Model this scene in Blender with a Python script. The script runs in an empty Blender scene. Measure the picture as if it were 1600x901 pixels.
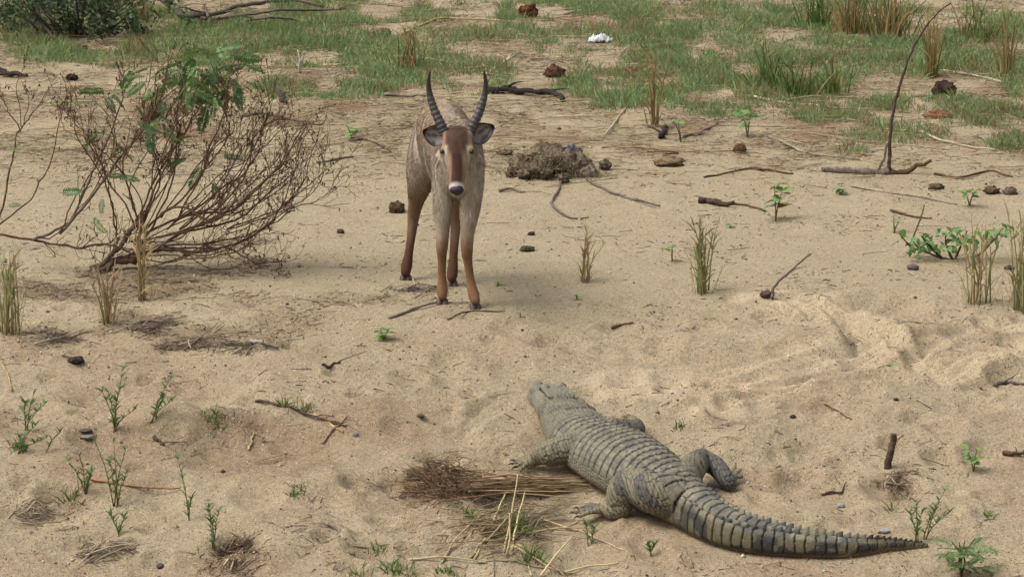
import bpy, math, random
import numpy as np
from mathutils import Vector, Matrix, noise as mnoise
R = math.radians
rng = np.random.default_rng(11)
random.seed(5)
scene = bpy.context.scene
COL = scene.collection

# ------------------------------------------------------------------ camera, sky, sun, exposure
PITCH = R(11.0); CAM_H = 4.885; FPX = 5996.0          # camera on a bank 25 m from the antelope, long lens
cam_d = bpy.data.cameras.new('camera'); cam = bpy.data.objects.new('camera', cam_d); COL.objects.link(cam)
cam.location = (0, 0, CAM_H); cam.rotation_euler = (R(90) - PITCH, 0, 0)
cam_d.sensor_width = 36.0; cam_d.lens = 36.0 * FPX / 1600.0
cam_d.clip_start = 0.5; cam_d.clip_end = 6000
scene.camera = cam
SUN_EL, SUN_AZ = R(58), R(-98)                          # azimuth measured from +Y (away from the camera) towards +X
world = bpy.data.worlds.new('World'); scene.world = world; world.use_nodes = True
wn = world.node_tree.nodes; wl = world.node_tree.links
sky = wn.new('ShaderNodeTexSky'); sky.sky_type = 'NISHITA'; sky.sun_disc = False
sky.sun_elevation = SUN_EL; sky.sun_rotation = SUN_AZ
sky.air_density = 1.0; sky.dust_density = 6.0; sky.ozone_density = 0.6
hs = wn.new('ShaderNodeHueSaturation'); hs.inputs['Saturation'].default_value = 0.35
wl.new(sky.outputs[0], hs.inputs['Color']); wl.new(hs.outputs[0], wn['Background'].inputs['Color'])
wn['Background'].inputs['Strength'].default_value = 0.15
sd = bpy.data.lights.new('sun', 'SUN'); sd.energy = 1.05; sd.angle = R(32); sd.color = (1, .985, .955)
sun = bpy.data.objects.new('sun', sd); COL.objects.link(sun)
sdir = Vector((math.sin(SUN_AZ) * math.cos(SUN_EL), math.cos(SUN_AZ) * math.cos(SUN_EL), math.sin(SUN_EL)))
sun.rotation_euler = sdir.to_track_quat('Z', 'Y').to_euler(); sun.location = sdir * 60
vs = scene.view_settings; vs.view_transform = 'Standard'; vs.look = 'None'; vs.gamma = 1.0; vs.exposure = 0.56
scene.cycles.use_denoising = True; scene.cycles.max_bounces = 5; scene.cycles.diffuse_bounces = 3; scene.cycles.transparent_max_bounces = 4

# ------------------------------------------------------------------ colour and noise helpers
KALB = 0.62
def C(r, g, b, k=KALB):
    out = []
    for c in (r, g, b):
        c /= 255.0
        out.append((c / 12.92 if c <= .04045 else ((c + .055) / 1.055) ** 2.4) * k)
    return np.array(out)
def hash2(ix, iy, seed):
    h = (ix.astype(np.int64) * 374761393 + iy.astype(np.int64) * 668265263 + seed * 974711) & 0x7fffffff
    h = ((h ^ (h >> 13)) * 1274126177) & 0x7fffffff
    return ((h ^ (h >> 16)) & 0xffff) / 65535.0
def vnoise(x, y, seed=0):
    ix = np.floor(x); iy = np.floor(y); fx = x - ix; fy = y - iy
    fx = fx * fx * fx * (fx * (fx * 6 - 15) + 10); fy = fy * fy * fy * (fy * (fy * 6 - 15) + 10)
    a = hash2(ix, iy, seed); b = hash2(ix + 1, iy, seed); c = hash2(ix, iy + 1, seed); d = hash2(ix + 1, iy + 1, seed)
    return (a + (b - a) * fx + (c - a) * fy + (a - b - c + d) * fx * fy) * 2 - 1
def fbm(x, y, seed=0, octs=4):
    s = 0; a = 1.0; t = 0
    for o in range(octs):
        s = s + a * vnoise(x + 17.3 * o, y - 9.1 * o, seed + o); t += a; a *= .5; x = x * 2.03; y = y * 2.03
    return s / t
def sstep(a, b, x):
    t = np.clip((x - a) / (b - a), 0, 1); return t * t * (3 - 2 * t)

# ------------------------------------------------------------------ ground shape
cp, sp = math.cos(PITCH), math.sin(PITCH)
def rays(px, py):
    dx = (np.asarray(px, float) - 800) / FPX; dy = (450.5 - np.asarray(py, float)) / FPX
    return dx, cp + dy * sp, -sp + dy * cp
def to_px(x, y, z):
    z = z - CAM_H; d = y * cp - z * sp; u = y * sp + z * cp
    return 800 + FPX * x / d, 450.5 - FPX * u / d
def base_h(x, y):
    crest = 24.15 + .22 * np.sin(x * .9 + .6) + .1 * np.sin(x * 2.3)
    s = crest - y
    w = .35
    soft = w * np.logaddexp(0, s / w)                       # softplus: slope begins at the crest of the bank
    soft = np.minimum(soft, 30)
    z = -.175 * soft
    z = z + .012 * np.clip(y - 27, 0, 60)
    return z
def solve(px, py, hfun, lift=0.0):
    dx, dy, dz = rays(px, py); lo = np.full(np.shape(dx), 15.0); hi = np.full(np.shape(dx), 75.0)
    for _ in range(42):
        t = (lo + hi) / 2
        under = CAM_H + t * dz < hfun(t * dx, t * dy) + lift
        hi = np.where(under, t, hi); lo = np.where(under, lo, t)
    return np.stack([t * dx, t * dy, CAM_H + t * dz], -1)
def seg_dist(x, y, poly):
    best = np.full(x.shape, 1e9); par = np.zeros(x.shape); side = np.zeros(x.shape); acc = 0
    for a, b in zip(poly[:-1], poly[1:]):
        d = b - a; L = math.hypot(*d) + 1e-9
        t = np.clip(((x - a[0]) * d[0] + (y - a[1]) * d[1]) / L ** 2, 0, 1)
        qx = x - a[0] - t * d[0]; qy = y - a[1] - t * d[1]
        q = np.hypot(qx, qy); m = q < best
        best = np.where(m, q, best); par = np.where(m, acc + t * L, par)
        side = np.where(m, np.sign(d[0] * qy - d[1] * qx), side); acc += L
    return best, par, side
def curve(pts, n=8):
    """Catmull-Rom through pts, n steps per span (any dimension)"""
    P_ = np.asarray(pts, float); P_ = np.vstack([2 * P_[0] - P_[1], P_, 2 * P_[-1] - P_[-2]]); out = []
    for i in range(1, len(P_) - 2):
        for k in range(n):
            t = k / n
            out.append(.5 * (2 * P_[i] + (P_[i + 1] - P_[i - 1]) * t + (2 * P_[i - 1] - 5 * P_[i] + 4 * P_[i + 1] - P_[i + 2]) * t * t
                             + (3 * P_[i] - 3 * P_[i + 1] + P_[i + 2] - P_[i - 1]) * t ** 3))
    out.append(P_[-2]); return np.array(out)
def gb(pts):
    a = np.array(pts, float); return solve(a[:, 0], a[:, 1], base_h)[:, :2]
CROC_MID = [(838, 626), (855, 640), (876, 659), (897, 688), (920, 718), (980, 757), (1045, 795), (1085, 821), (1122, 842), (1168, 856), (1232, 865), (1325, 867), (1395, 858), (1450, 853)]
croc_line = curve(gb(CROC_MID), 10)
TRAILS = [([(960, 603), (1060, 606), (1160, 600), (1260, 580), (1335, 562), (1362, 545), (1345, 520), (1290, 497), (1235, 480), (1190, 470)], .13, .05),
          ([(1130, 632), (1230, 600), (1330, 575), (1400, 570), (1470, 580), (1520, 565), (1600, 540)], .10, .04),
          ([(1362, 548), (1330, 500), (1310, 480)], .07, .03),
          ([(1420, 540), (1500, 520), (1610, 505)], .08, .03),
          ([(1165, 468), (1240, 492), (1310, 525), (1345, 552)], .045, .03), ([(1240, 466), (1330, 500), (1385, 540)], .045, .03), ([(1090, 645), (1200, 612), (1300, 585), (1370, 560)], .05, .03),
          ([(1290, 470), (1380, 518), (1440, 568), (1520, 602)], .06, .035), ([(1400, 560), (1500, 545), (1610, 560)], .06, .035), ([(1010, 590), (1120, 585), (1230, 560), (1300, 545)], .05, .025),
          ([(700, 690), (760, 640), (820, 610)], .07, .025),
          ([(330, 722), (450, 712), (560, 730)], .08, .03)]
DIPS = [(395, 690, .42, .30, .085), (500, 705, .25, .18, .04), (180, 700, .22, .2, .04), (1395, 762, .16, .14, .05), (1360, 478, .2, .16, .045), (1440, 492, .16, .14, .03),
        (1290, 650, .2, .13, .03), (1420, 650, .2, .14, .035), (1500, 630, .18, .12, .03), (1470, 545, .2, .15, .035), (1560, 590, .2, .12, .03), (690, 650, .14, .1, .03),
        (660, 505, .12, .1, .02), (70, 800, .25, .2, .04), (370, 850, .13, .13, .07), (640, 760, .25, .12, .03), (1240, 700, .2, .15, .03), (720, 500, .12, .1, .02), (1010, 560, .2, .15, .02)]
HUMPS = [(1180, 690, .25, .2, .05), (560, 660, .25, .15, .04), (290, 660, .3, .15, .05), (720, 810, .25, .15, .05), (1250, 530, .3, .2, .04), (1530, 560, .25, .15, .04),
         (450, 760, .3, .15, .04), (800, 690, .2, .12, .03), (1100, 560, .3, .2, .03), (1340, 610, .3, .12, .035), (860, 560, .3, .2, .03), (200, 760, .3, .2, .03)]
trail_xy = [(curve(gb(p), 5), w, d) for p, w, d in TRAILS]
dimples = []
_r = np.random.default_rng(3)
for k in range(330):
    px, py = _r.uniform(0, 1600), _r.uniform(470, 900)
    if px < 850 and _r.random() < .3: continue
    p = solve(px, py, base_h); dimples.append((p[0], p[1], _r.uniform(.05, .13), _r.uniform(.7, 1.3), _r.uniform(.012, .038)))
def full_h(x, y):
    z = base_h(x, y)
    near = sstep(27.0, 23.6, y)
    z = z + (.025 + .045 * near) * fbm(x / 1.3, y / 1.1, 5, 3)
    z = z + (.015 + .030 * near) * fbm(x / .36, y / .30, 9, 3) * (.45 + .9 * sstep(-.4, .5, fbm(x / 1.7, y / 1.2, 14, 2)))
    z = z + (.0055 + .003 * fbm(x / .6, y / .6, 22, 2)) * fbm(x / .07, y / .07, 21, 3)
    back = sstep(30, 33, y)
    z = z + .05 * back * fbm(x / .9, y / .9, 33, 3) + .012 * sstep(26, 29, y) * fbm(x / .2, y / .2, 31, 2)
    for poly, w, d in trail_xy:
        m = (np.abs(x - poly[:, 0].mean()) < np.ptp(poly[:, 0]) / 2 + .6) & (np.abs(y - poly[:, 1].mean()) < np.ptp(poly[:, 1]) / 2 + .6)
        if not m.any(): continue
        q, par, side = seg_dist(x[m], y[m], poly)
        tt = np.abs(q + .02 * vnoise(par * 6, par * 0, 3)) / w
        Lp = par.max(); fade = sstep(0, .25 * Lp, par) * sstep(Lp, .75 * Lp, par)
        z[m] += fade * (-1.15 * d * np.exp(-tt ** 2.4) + .6 * d * np.exp(-((tt - 1.6) / .5) ** 2) + .010 * np.sin(tt * side * 8.0) * np.exp(-(tt / 1.3) ** 4))
    for L, sg in ((DIPS, -1), (HUMPS, 1)):
        for px, py, rx, ry, d in L:
            c = solve(px, py, base_h); e = ((x - c[0]) / rx) ** 2 + ((y - c[1]) / ry) ** 2
            z = z + sg * 1.35 * d * np.exp(-e ** 1.6)
    for cx, cy, r, asp, d in dimples:
        m = (np.abs(x - cx) < 2.4 * r) & (np.abs(y - cy) < 2.4 * r)
        if m.any():
            e = np.hypot((x[m] - cx) / r, (y[m] - cy) / (r * asp))
            z[m] += -d * np.exp(-e ** 2.5) + .4 * d * np.exp(-((e - 1.4) / .4) ** 2)
    q, _, _ = seg_dist(x, y, croc_line)                         # the reptile presses a smooth bed into the slope
    k = sstep(.42, .12, q); zb = base_h(x, y) - .004
    z = z * (1 - k) + (zb + .006 * fbm(x / .2, y / .2, 77, 2)) * k
    return z
def spaced(fine0, fine1, step, far0, far1):
    a = list(np.arange(fine0, fine1 + 1e-6, step)); s = step
    v = a[-1]
    while v < far1: s *= 1.35; v += s; a.append(v)
    s = step; v = a[0]; lo = []
    while v > far0: s *= 1.35; v -= s; lo.append(v)
    return np.array(lo[::-1] + a)
gx = spaced(-5.4, 5.4, .021, -1500, 1500)
ya = np.concatenate([np.arange(19.4, 26.5, .02), np.arange(26.5, 31, .028), np.arange(31, 42, .045)])
s_ = .045; v_ = ya[-1]; tail_ = []
while v_ < 3000: s_ *= 1.3; v_ += s_; tail_.append(v_)
s_ = .02; v_ = ya[0]; head_ = []
while v_ > -200: s_ *= 1.35; v_ -= s_; head_.append(v_)
gy = np.concatenate([head_[::-1], ya, tail_])
GX, GY = np.meshgrid(gx, gy)
GZ = np.zeros_like(GX)
inn = (np.abs(GX) < 7) & (GY > 17) & (GY < 48)
GZ[:] = base_h(GX, np.clip(GY, -200, 90))
GZ[inn] = full_h(GX[inn], GY[inn])
def ground_z(x, y):
    x = np.asarray(x, float); y = np.asarray(y, float)
    i = np.clip(np.searchsorted(gx, x) - 1, 0, len(gx) - 2); j = np.clip(np.searchsorted(gy, y) - 1, 0, len(gy) - 2)
    fx = (x - gx[i]) / (gx[i + 1] - gx[i]); fy = (y - gy[j]) / (gy[j + 1] - gy[j])
    return (GZ[j, i] * (1 - fx) + GZ[j, i + 1] * fx) * (1 - fy) + (GZ[j + 1, i] * (1 - fx) + GZ[j + 1, i + 1] * fx) * fy
def P(px, py, lift=0.0):
    return solve(px, py, ground_z, lift)
def PB(px, py, lift=0.0):
    return solve(px, py, base_h, lift)
def at_depth(px, py, y):
    dx, dy, dz = rays(px, py); t = y / dy
    return np.array([t * dx, y, CAM_H + t * dz])
def mpp(p):                                                    # metres per photo pixel at a point
    return (p[1] * cp - (p[2] - CAM_H) * sp) / FPX

# ------------------------------------------------------------------ mesh helpers
def np_mesh(name, V, faces, cols=None, smooth=False):
    me = bpy.data.meshes.new(name); V = np.ascontiguousarray(V, dtype=np.float32)
    me.vertices.add(len(V)); me.vertices.foreach_set('co', V.ravel())
    tot = np.concatenate([np.full(len(f), f.shape[1], np.int32) for f in faces if len(f)])
    idx = np.concatenate([np.asarray(f, np.int32).ravel() for f in faces if len(f)])
    me.loops.add(len(idx)); me.loops.foreach_set('vertex_index', idx)
    me.polygons.add(len(tot)); st = np.concatenate([[0], np.cumsum(tot)[:-1]]).astype(np.int32)
    me.polygons.foreach_set('loop_start', st)
    if smooth: me.polygons.foreach_set('use_smooth', np.ones(len(tot), bool))
    me.update(calc_edges=True); me.validate()
    if cols is not None: set_cols(me, cols)
    return me
def set_cols(me, cols):
    c = np.ones((len(me.vertices), 4), np.float32); c[:, :3] = cols
    a = me.attributes.get('Col') or me.attributes.new('Col', 'FLOAT_COLOR', 'POINT')
    a.data.foreach_set('color', c.ravel())
def link(name, me, mat=None, parent=None, kind=None):
    o = bpy.data.objects.new(name, me); COL.objects.link(o)
    if mat and me and not me.materials: me.materials.append(mat)
    if parent: o.parent = parent
    if kind: o['kind'] = kind
    return o
def tag(o, label, cat, group=None, kind=None):
    o['label'] = label; o['category'] = cat
    if group: o['group'] = group
    if kind: o['kind'] = kind
    return o
def thing(name, label, cat, loc, group=None, rz=0.0):
    o = bpy.data.objects.new(name, None); COL.objects.link(o); o.location = Vector(loc); o.rotation_euler.z = rz
    o.empty_display_size = .05
    return tag(o, label, cat, group)
class MB:
    def __init__(s): s.v = []; s.f = {}; s.c = []; s.n = 0
    def add(s, v, fs, col):
        v = np.asarray(v, float); s.v.append(v); c = np.asarray(col, float)
        s.c.append(np.broadcast_to(c, (len(v), 3)) if c.ndim == 1 else c)
        for f in fs:
            f = np.asarray(f, int)
            if len(f): s.f.setdefault(f.shape[1], []).append(f + s.n)
        s.n += len(v); return s
    def mesh(s, name, smooth=True, origin=(0, 0, 0)):
        return np_mesh(name, np.vstack(s.v) - np.asarray(origin), [np.vstack(a) for a in s.f.values()], np.vstack(s.c), smooth)
def tube(pts, r, sides=6, col=(.2, .2, .2), rough=0.0, flat=None, ends=True, seed=0):
    """one swept limb: pts (n,3), r scalar or (n,) ; returns verts, faces, cols"""
    pts = np.asarray(pts, float); n = len(pts); r = np.broadcast_to(np.asarray(r, float), (n,)).copy()
    T = np.gradient(pts, axis=0); T /= np.linalg.norm(T, axis=1)[:, None] + 1e-12
    ref = np.array([0, 0, 1.0]) if abs(T[0, 2]) < .9 else np.array([1.0, 0, 0])
    A = np.cross(T, ref); bad = np.linalg.norm(A, axis=1) < 1e-3; A[bad] = np.cross(T[bad], [0, 1.0, 0.1]); A /= np.linalg.norm(A, axis=1)[:, None]
    B = np.cross(T, A)
    th = np.arange(sides) * 2 * math.pi / sides
    rr = r[:, None] * np.ones(sides)
    if rough: rr = rr * (1 + rough * np.random.default_rng(seed).uniform(-1, 1, rr.shape))
    fa = 1.0 if flat is None else flat
    V = pts[:, None] + A[:, None] * (rr * np.cos(th))[..., None] + B[:, None] * (rr * fa * np.sin(th))[..., None]
    V = V.reshape(-1, 3)
    i = np.arange(n - 1)[:, None] * sides; j = np.arange(sides)[None]; k = (j + 1) % sides
    F = np.stack([i + j, i + k, i + sides + k, i + sides + j], -1).reshape(-1, 4)
    fs = [F]
    if ends:
        V = np.vstack([V, pts[:1], pts[-1:]]); m = n * sides; jj = np.arange(sides); kk = (jj + 1) % sides
        fs.append(np.vstack([np.stack([np.full(sides, m), kk, jj], -1), np.stack([np.full(sides, m + 1), m - sides + jj, m - sides + kk], -1)]))
    c = np.asarray(col, float)
    if c.ndim == 2: c = np.vstack([np.repeat(c, sides, 0), c[:1], c[-1:]]) if ends else np.repeat(c, sides, 0)
    return V, fs, c
def blades(base, d0, length, width, droop, col, tipcol=None, face=None):
    """N grass blades, each a bent tapered ribbon of two segments"""
    N = len(base); d0 = d0 / np.linalg.norm(d0, axis=1)[:, None]
    L = np.broadcast_to(length, (N,))[:, None]; W = np.broadcast_to(width, (N,))[:, None]
    side = np.cross(d0, rng.normal(size=(N, 3)) * .6 + np.array([0, -1.0, .2])); side /= np.linalg.norm(side, axis=1)[:, None] + 1e-9
    dr = np.broadcast_to(droop, (N,))[:, None]
    h = d0 * np.array([1, 1, 0]); 
    p1 = base + d0 * L * .5; d1 = d0 + h * dr * .8 + np.array([0, 0, -1.0]) * dr * .55; d1 /= np.linalg.norm(d1, axis=1)[:, None]
    p2 = p1 + d1 * L * .5
    V = np.stack([base - side * W * .5, base + side * W * .5, p1 + side * W * .42, p1 - side * W * .42, p2], 1).reshape(-1, 3)
    o = np.arange(N)[:, None] * 5
    F4 = o + np.array([0, 1, 2, 3]); F3 = o + np.array([3, 2, 4])
    c = np.repeat(col, 5, 0) if np.ndim(col) == 2 else np.broadcast_to(col, (N * 5, 3)).copy()
    if tipcol is not None: c = c.copy(); c[4::5] = tipcol
    return V, [F4, F3], c
def rods(a, b, r, bend, col):
    """N thin three-sided sticks from a to b with a bent middle"""
    N = len(a); d = b - a; L = np.linalg.norm(d, axis=1)[:, None]; d = d / (L + 1e-9)
    u = np.cross(d, np.array([.1, .2, 1.0])); u /= np.linalg.norm(u, axis=1)[:, None] + 1e-9; w = np.cross(d, u)
    m = (a + b) / 2 + u * bend[:, None] * L + np.array([0, 0, 1.0]) * np.abs(bend)[:, None] * L * .2
    r = np.broadcast_to(r, (N,))[:, None]; rings = []
    for q, s in ((a, 1.0), (m, .9), (b, .55)):
        for t in range(3):
            an = t * 2.0944; rings.append(q + (u * math.cos(an) + w * math.sin(an)) * r * s)
    V = np.stack(rings, 1).reshape(-1, 3); o = np.arange(N)[:, None, None] * 9
    q = np.array([[i * 3 + j, i * 3 + (j + 1) % 3, i * 3 + 3 + (j + 1) % 3, i * 3 + 3 + j] for i in range(2) for j in range(3)])
    F = (o + q[None]).reshape(-1, 4); F3 = (o + np.array([[6, 7, 8], [2, 1, 0]])[None]).reshape(-1, 3)
    return V, [F, F3], np.repeat(col, 9, 0) if np.ndim(col) == 2 else np.broadcast_to(col, (N * 9, 3))
def jit(col, n, amt=.18, hue=.05):
    k = np.exp(rng.normal(0, amt, (n, 1))); return np.clip(np.asarray(col) * k * np.exp(rng.normal(0, hue, (n, 3))), 0, .9)

# ------------------------------------------------------------------ materials
def mat_new(name):
    m = bpy.data.materials.new(name); m.use_nodes = True
    return m, m.node_tree.nodes, m.node_tree.links, m.node_tree.nodes['Principled BSDF']
def N_(nodes, t, **kw):
    n = nodes.new(t)
    for k, v in kw.items():
        if k in n.inputs: n.inputs[k].default_value = v
        else: setattr(n, k, v)
    return n
def attr_mat(name, rough=.8, nscale=40, namt=.25, bump=0.0, bscale=80, translucent=0.0, spec=.3, bdist=.004, coords='Object'):
    m, n, l, bs = mat_new(name)
    a = N_(n, 'ShaderNodeAttribute', attribute_name='Col')
    tc = N_(n, 'ShaderNodeTexCoord')
    nz = N_(n, 'ShaderNodeTexNoise', Scale=nscale, Detail=4.0); l.new(tc.outputs[coords], nz.inputs['Vector'])
    mr = N_(n, 'ShaderNodeMapRange'); mr.inputs['From Min'].default_value = .25; mr.inputs['From Max'].default_value = .75
    mr.inputs['To Min'].default_value = 1 - namt; mr.inputs['To Max'].default_value = 1 + namt; l.new(nz.outputs['Fac'], mr.inputs['Value'])
    mx = N_(n, 'ShaderNodeVectorMath', operation='SCALE'); l.new(a.outputs['Color'], mx.inputs[0]); l.new(mr.outputs[0], mx.inputs['Scale'])
    l.new(mx.outputs[0], bs.inputs['Base Color']); bs.inputs['Roughness'].default_value = rough; bs.inputs['Specular IOR Level'].default_value = spec
    if bump:
        b2 = N_(n, 'ShaderNodeTexNoise', Scale=bscale, Detail=5.0); l.new(tc.outputs[coords], b2.inputs['Vector'])
        bp = N_(n, 'ShaderNodeBump', Strength=bump, Distance=bdist); l.new(b2.outputs['Fac'], bp.inputs['Height']); l.new(bp.outputs[0], bs.inputs['Normal'])
    if translucent:
        tr = N_(n, 'ShaderNodeBsdfTranslucent'); l.new(mx.outputs[0], tr.inputs['Color'])
        ms = N_(n, 'ShaderNodeMixShader'); ms.inputs[0].default_value = translucent
        l.new(bs.outputs[0], ms.inputs[1]); l.new(tr.outputs[0], ms.inputs[2]); l.new(ms.outputs[0], n['Material Output'].inputs['Surface'])
    return m
M_leaf = attr_mat('leaf', .55, 60, .2, translucent=.25, spec=.35)
M_grass = attr_mat('grass_blade', .65, 9, .2, translucent=.25, spec=.2, coords='Generated')
M_straw = attr_mat('straw', .7, 50, .25, spec=.25)
M_bark = attr_mat('bark', .85, 45, .4, bump=.7, bscale=70, spec=.15)
M_hide = attr_mat('hide', .85, 70, .18, bump=.35, bscale=160, spec=.12)
M_fur = attr_mat('fur_strand', .7, 30, .15, spec=.2)
M_horn = attr_mat('horn', .5, 60, .25, bump=.4, bscale=120, spec=.4)
M_dung = attr_mat('dung', .95, 35, .45, bump=1.0, bscale=60, spec=.05, bdist=.012)
M_stone = attr_mat('stone', .7, 50, .3, bump=.5, bscale=60, spec=.3)
M_grit = attr_mat('grit', .75, 50, .1, spec=.3)
M_wet = attr_mat('dark_gloss', .25, 60, .1, spec=.5)
M_plastic = attr_mat('thin_plastic', .45, 30, .08, translucent=.2, spec=.4)
def sand_material():
    m, n, l, bs = mat_new('river_sand')
    tc = N_(n, 'ShaderNodeTexCoord'); co = tc.outputs['Object']
    at = N_(n, 'ShaderNodeAttribute', attribute_name='Col')
    def noise(sc, det=3.0, rough=.55):
        q = N_(n, 'ShaderNodeTexNoise', Scale=sc, Detail=det, Roughness=rough); l.new(co, q.inputs['Vector']); return q
    def ramp(src, a, b, lo=0.0, hi=1.0):
        q = N_(n, 'ShaderNodeMapRange'); q.inputs['From Min'].default_value = a; q.inputs['From Max'].default_value = b
        q.inputs['To Min'].default_value = lo; q.inputs['To Max'].default_value = hi; l.new(src, q.inputs['Value']); return q.outputs[0]
    def mix(fac, a, b, mode='MIX'):
        q = N_(n, 'ShaderNodeMix', data_type='RGBA', blend_type=mode)
        for s, v in ((0, fac), (6, a), (7, b)):
            if isinstance(v, (int, float)): q.inputs[s].default_value = v
            elif isinstance(v, np.ndarray): q.inputs[s].default_value = (*v, 1)
            else: l.new(v, q.inputs[s])
        return q.outputs[2]
    col = at.outputs['Color']
    v = noise(3.0, 5.0); col = mix(ramp(v.outputs['Fac'], .3, .7, 0, .5), col, mix(1.0, col, np.array([.86, .80, .74]), 'MULTIPLY'))
    v2 = noise(38.0, 4.0, .7); sc = N_(n, 'ShaderNodeVectorMath', operation='SCALE'); l.new(col, sc.inputs[0]); l.new(ramp(v2.outputs['Fac'], .25, .75, .70, 1.26), sc.inputs['Scale']); col = sc.outputs[0]
    for scale, thr_d, thr_l in ((95.0, .10, .93), (170.0, .13, .90)):
        vo = N_(n, 'ShaderNodeTexVoronoi', Scale=scale); l.new(co, vo.inputs['Vector'])
        sx = N_(n, 'ShaderNodeSeparateColor'); l.new(vo.outputs['Color'], sx.inputs[0])
        rnd = sx.outputs['Red']
        core = ramp(vo.outputs['Distance'], .30, .50, 1, 0)
        def grain(src, col, c, amt):
            mu = N_(n, 'ShaderNodeMath', operation='MULTIPLY'); l.new(src, mu.inputs[0]); l.new(core, mu.inputs[1])
            m2 = N_(n, 'ShaderNodeMath', operation='MULTIPLY'); l.new(mu.outputs[0], m2.inputs[0]); m2.inputs[1].default_value = amt
            return mix(m2.outputs[0], col, c)
        col = grain(ramp(rnd, thr_d, thr_d - .02), col, C(84, 62, 46), 1.0)
        col = grain(ramp(rnd, thr_l, thr_l + .02), col, C(236, 226, 208), .75)
        col = grain(ramp(sx.outputs['Green'], .86, .88), col, C(178, 128, 84), .6)
    l.new(col, bs.inputs['Base Color']); bs.inputs['Roughness'].default_value = .9; bs.inputs['Specular IOR Level'].default_value = .15
    h1 = noise(26.0, 6.0, .65); h2 = noise(110.0, 3.0, .6)
    ad = N_(n, 'ShaderNodeMath', operation='MULTIPLY_ADD'); l.new(h2.outputs['Fac'], ad.inputs[0]); ad.inputs[1].default_value = .45; l.new(h1.outputs['Fac'], ad.inputs[2])
    bp = N_(n, 'ShaderNodeBump', Strength=1.0, Distance=.020); l.new(at.outputs['Alpha'], bp.inputs['Strength']); l.new(ad.outputs[0], bp.inputs['Height']); l.new(bp.outputs[0], bs.inputs['Normal'])
    return m
M_sand = sand_material()

# ------------------------------------------------------------------ ground mesh with real soil colours
def blobs_px(X, Y, Z, lst):
    u, v = to_px(X, Y, Z); m = np.zeros(X.shape)
    for cx, cy, rx, ry, a in lst:
        e = ((u - cx) / rx) ** 2 + ((v - cy) / ry) ** 2
        m = np.maximum(m, a * sstep(1.3, .45, e))
    return m
GRASS = [(520, 62, 150, 48, 1.), (330, 60, 120, 45, .8), (140, 78, 130, 32, .75), (160, 25, 150, 30, .8), (500, 140, 125, 17, .95), (640, 100, 90, 35, .85), (560, 15, 160, 26, .75),
         (745, 120, 60, 30, .9), (720, 35, 120, 40, .5), (900, 25, 150, 38, .75), (880, 60, 60, 30, .7), (1010, 80, 120, 40, .8), (960, 140, 100, 32, .9), (1080, 130, 120, 42, .9), (1120, 45, 100, 40, .6),
         (1230, 120, 110, 50, .95), (1270, 30, 90, 40, .9), (1290, 185, 75, 14, .95), (1440, 165, 130, 13, .9), (1540, 180, 80, 22, .8), (1580, 225, 40, 14, .7), (1400, 210, 90, 18, .4),
         (1370, 60, 110, 60, .7), (1540, 70, 90, 55, .75), (1150, 165, 90, 22, .6), (1260, 175, 60, 18, .8), (1330, 235, 30, 10, .35), (60, 45, 70, 40, .8), (1430, 100, 60, 25, .5), (1590, 130, 30, 30, .3)]
LITTER = [(160, 445, 190, 28, 1.), (330, 400, 140, 40, .6), (200, 510, 70, 26, .75), (330, 528, 130, 22, .7), (480, 505, 130, 20, .55), (640, 475, 90, 22, .8), (450, 470, 140, 18, .45), (70, 530, 60, 18, .6), (560, 545, 100, 16, .3),
          (720, 790, 130, 34, .8), (800, 840, 70, 45, .6), (70, 790, 70, 28, .8), (140, 850, 80, 30, .7), (360, 870, 60, 35, .9), (430, 655, 100, 18, .7), (30, 660, 50, 30, .7), (340, 650, 60, 14, .6),
          (820, 190, 110, 24, .75), (960, 190, 160, 22, .55), (1180, 210, 150, 24, .5), (1350, 210, 120, 30, .6), (1390, 750, 40, 14, .4), (1500, 280, 100, 20, .35), (1330, 290, 120, 14, .3), (600, 870, 120, 24, .4), (480, 820, 60, 50, .35), (1100, 665, 50, 12, .5)]
dens_grass = lambda X, Y, Z: blobs_px(X, Y, Z, GRASS) * sstep(-.25, .25, fbm(X / .45, Y / .8, 51, 3) + .20) * (Y > 26)
dens_litter = lambda X, Y, Z: np.maximum(blobs_px(X, Y, Z, LITTER), .55 * sstep(28.5, 31, Y)) * sstep(-.35, .3, fbm(X / .35, Y / .45, 61, 3))
XF, YF, ZF = GX.ravel(), GY.ravel(), GZ.ravel()
sandc = C(195, 179, 145)[None] * np.ones((len(XF), 1))
nearm = sstep(25.2, 23.0, YF)[:, None]
redn = (sstep(-.1, .5, fbm(XF / .8, YF / .7, 41, 3)) * .55 + .15)[:, None] * nearm
sandc = sandc * (1 - redn) + C(178, 155, 125) * redn
hol = blobs_px(XF, YF, ZF, [(400, 700, 150, 50, .8), (180, 720, 110, 60, .5), (1395, 765, 50, 25, .6), (600, 660, 120, 40, .35), (660, 770, 140, 40, .4), (870, 690, 50, 60, .4)])[:, None]
sandc = sandc * (1 - hol * .8) + C(160, 135, 106) * hol * .8
lm = (dens_litter(XF, YF, ZF) * .6 * ((np.abs(XF) < 8) & (YF > 17) & (YF < 60)))[:, None]
sandc = sandc * (1 - lm) + C(124, 98, 74) * lm
rd = (sstep(.12, .5, fbm(XF / .5, YF / .9, 97, 3)) * sstep(29.5, 31.5, YF) * (YF < 60) * .6)[:, None]; sandc = sandc * (1 - rd) + C(146, 108, 78) * rd
gm = (dens_grass(XF, YF, ZF) * .6 * (YF < 60))[:, None]
sandc = sandc * (1 - gm) + C(132, 130, 90) * gm
tm = np.zeros(len(XF)); vm = (np.abs(XF) < 6) & (YF > 19) & (YF < 27)
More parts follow.
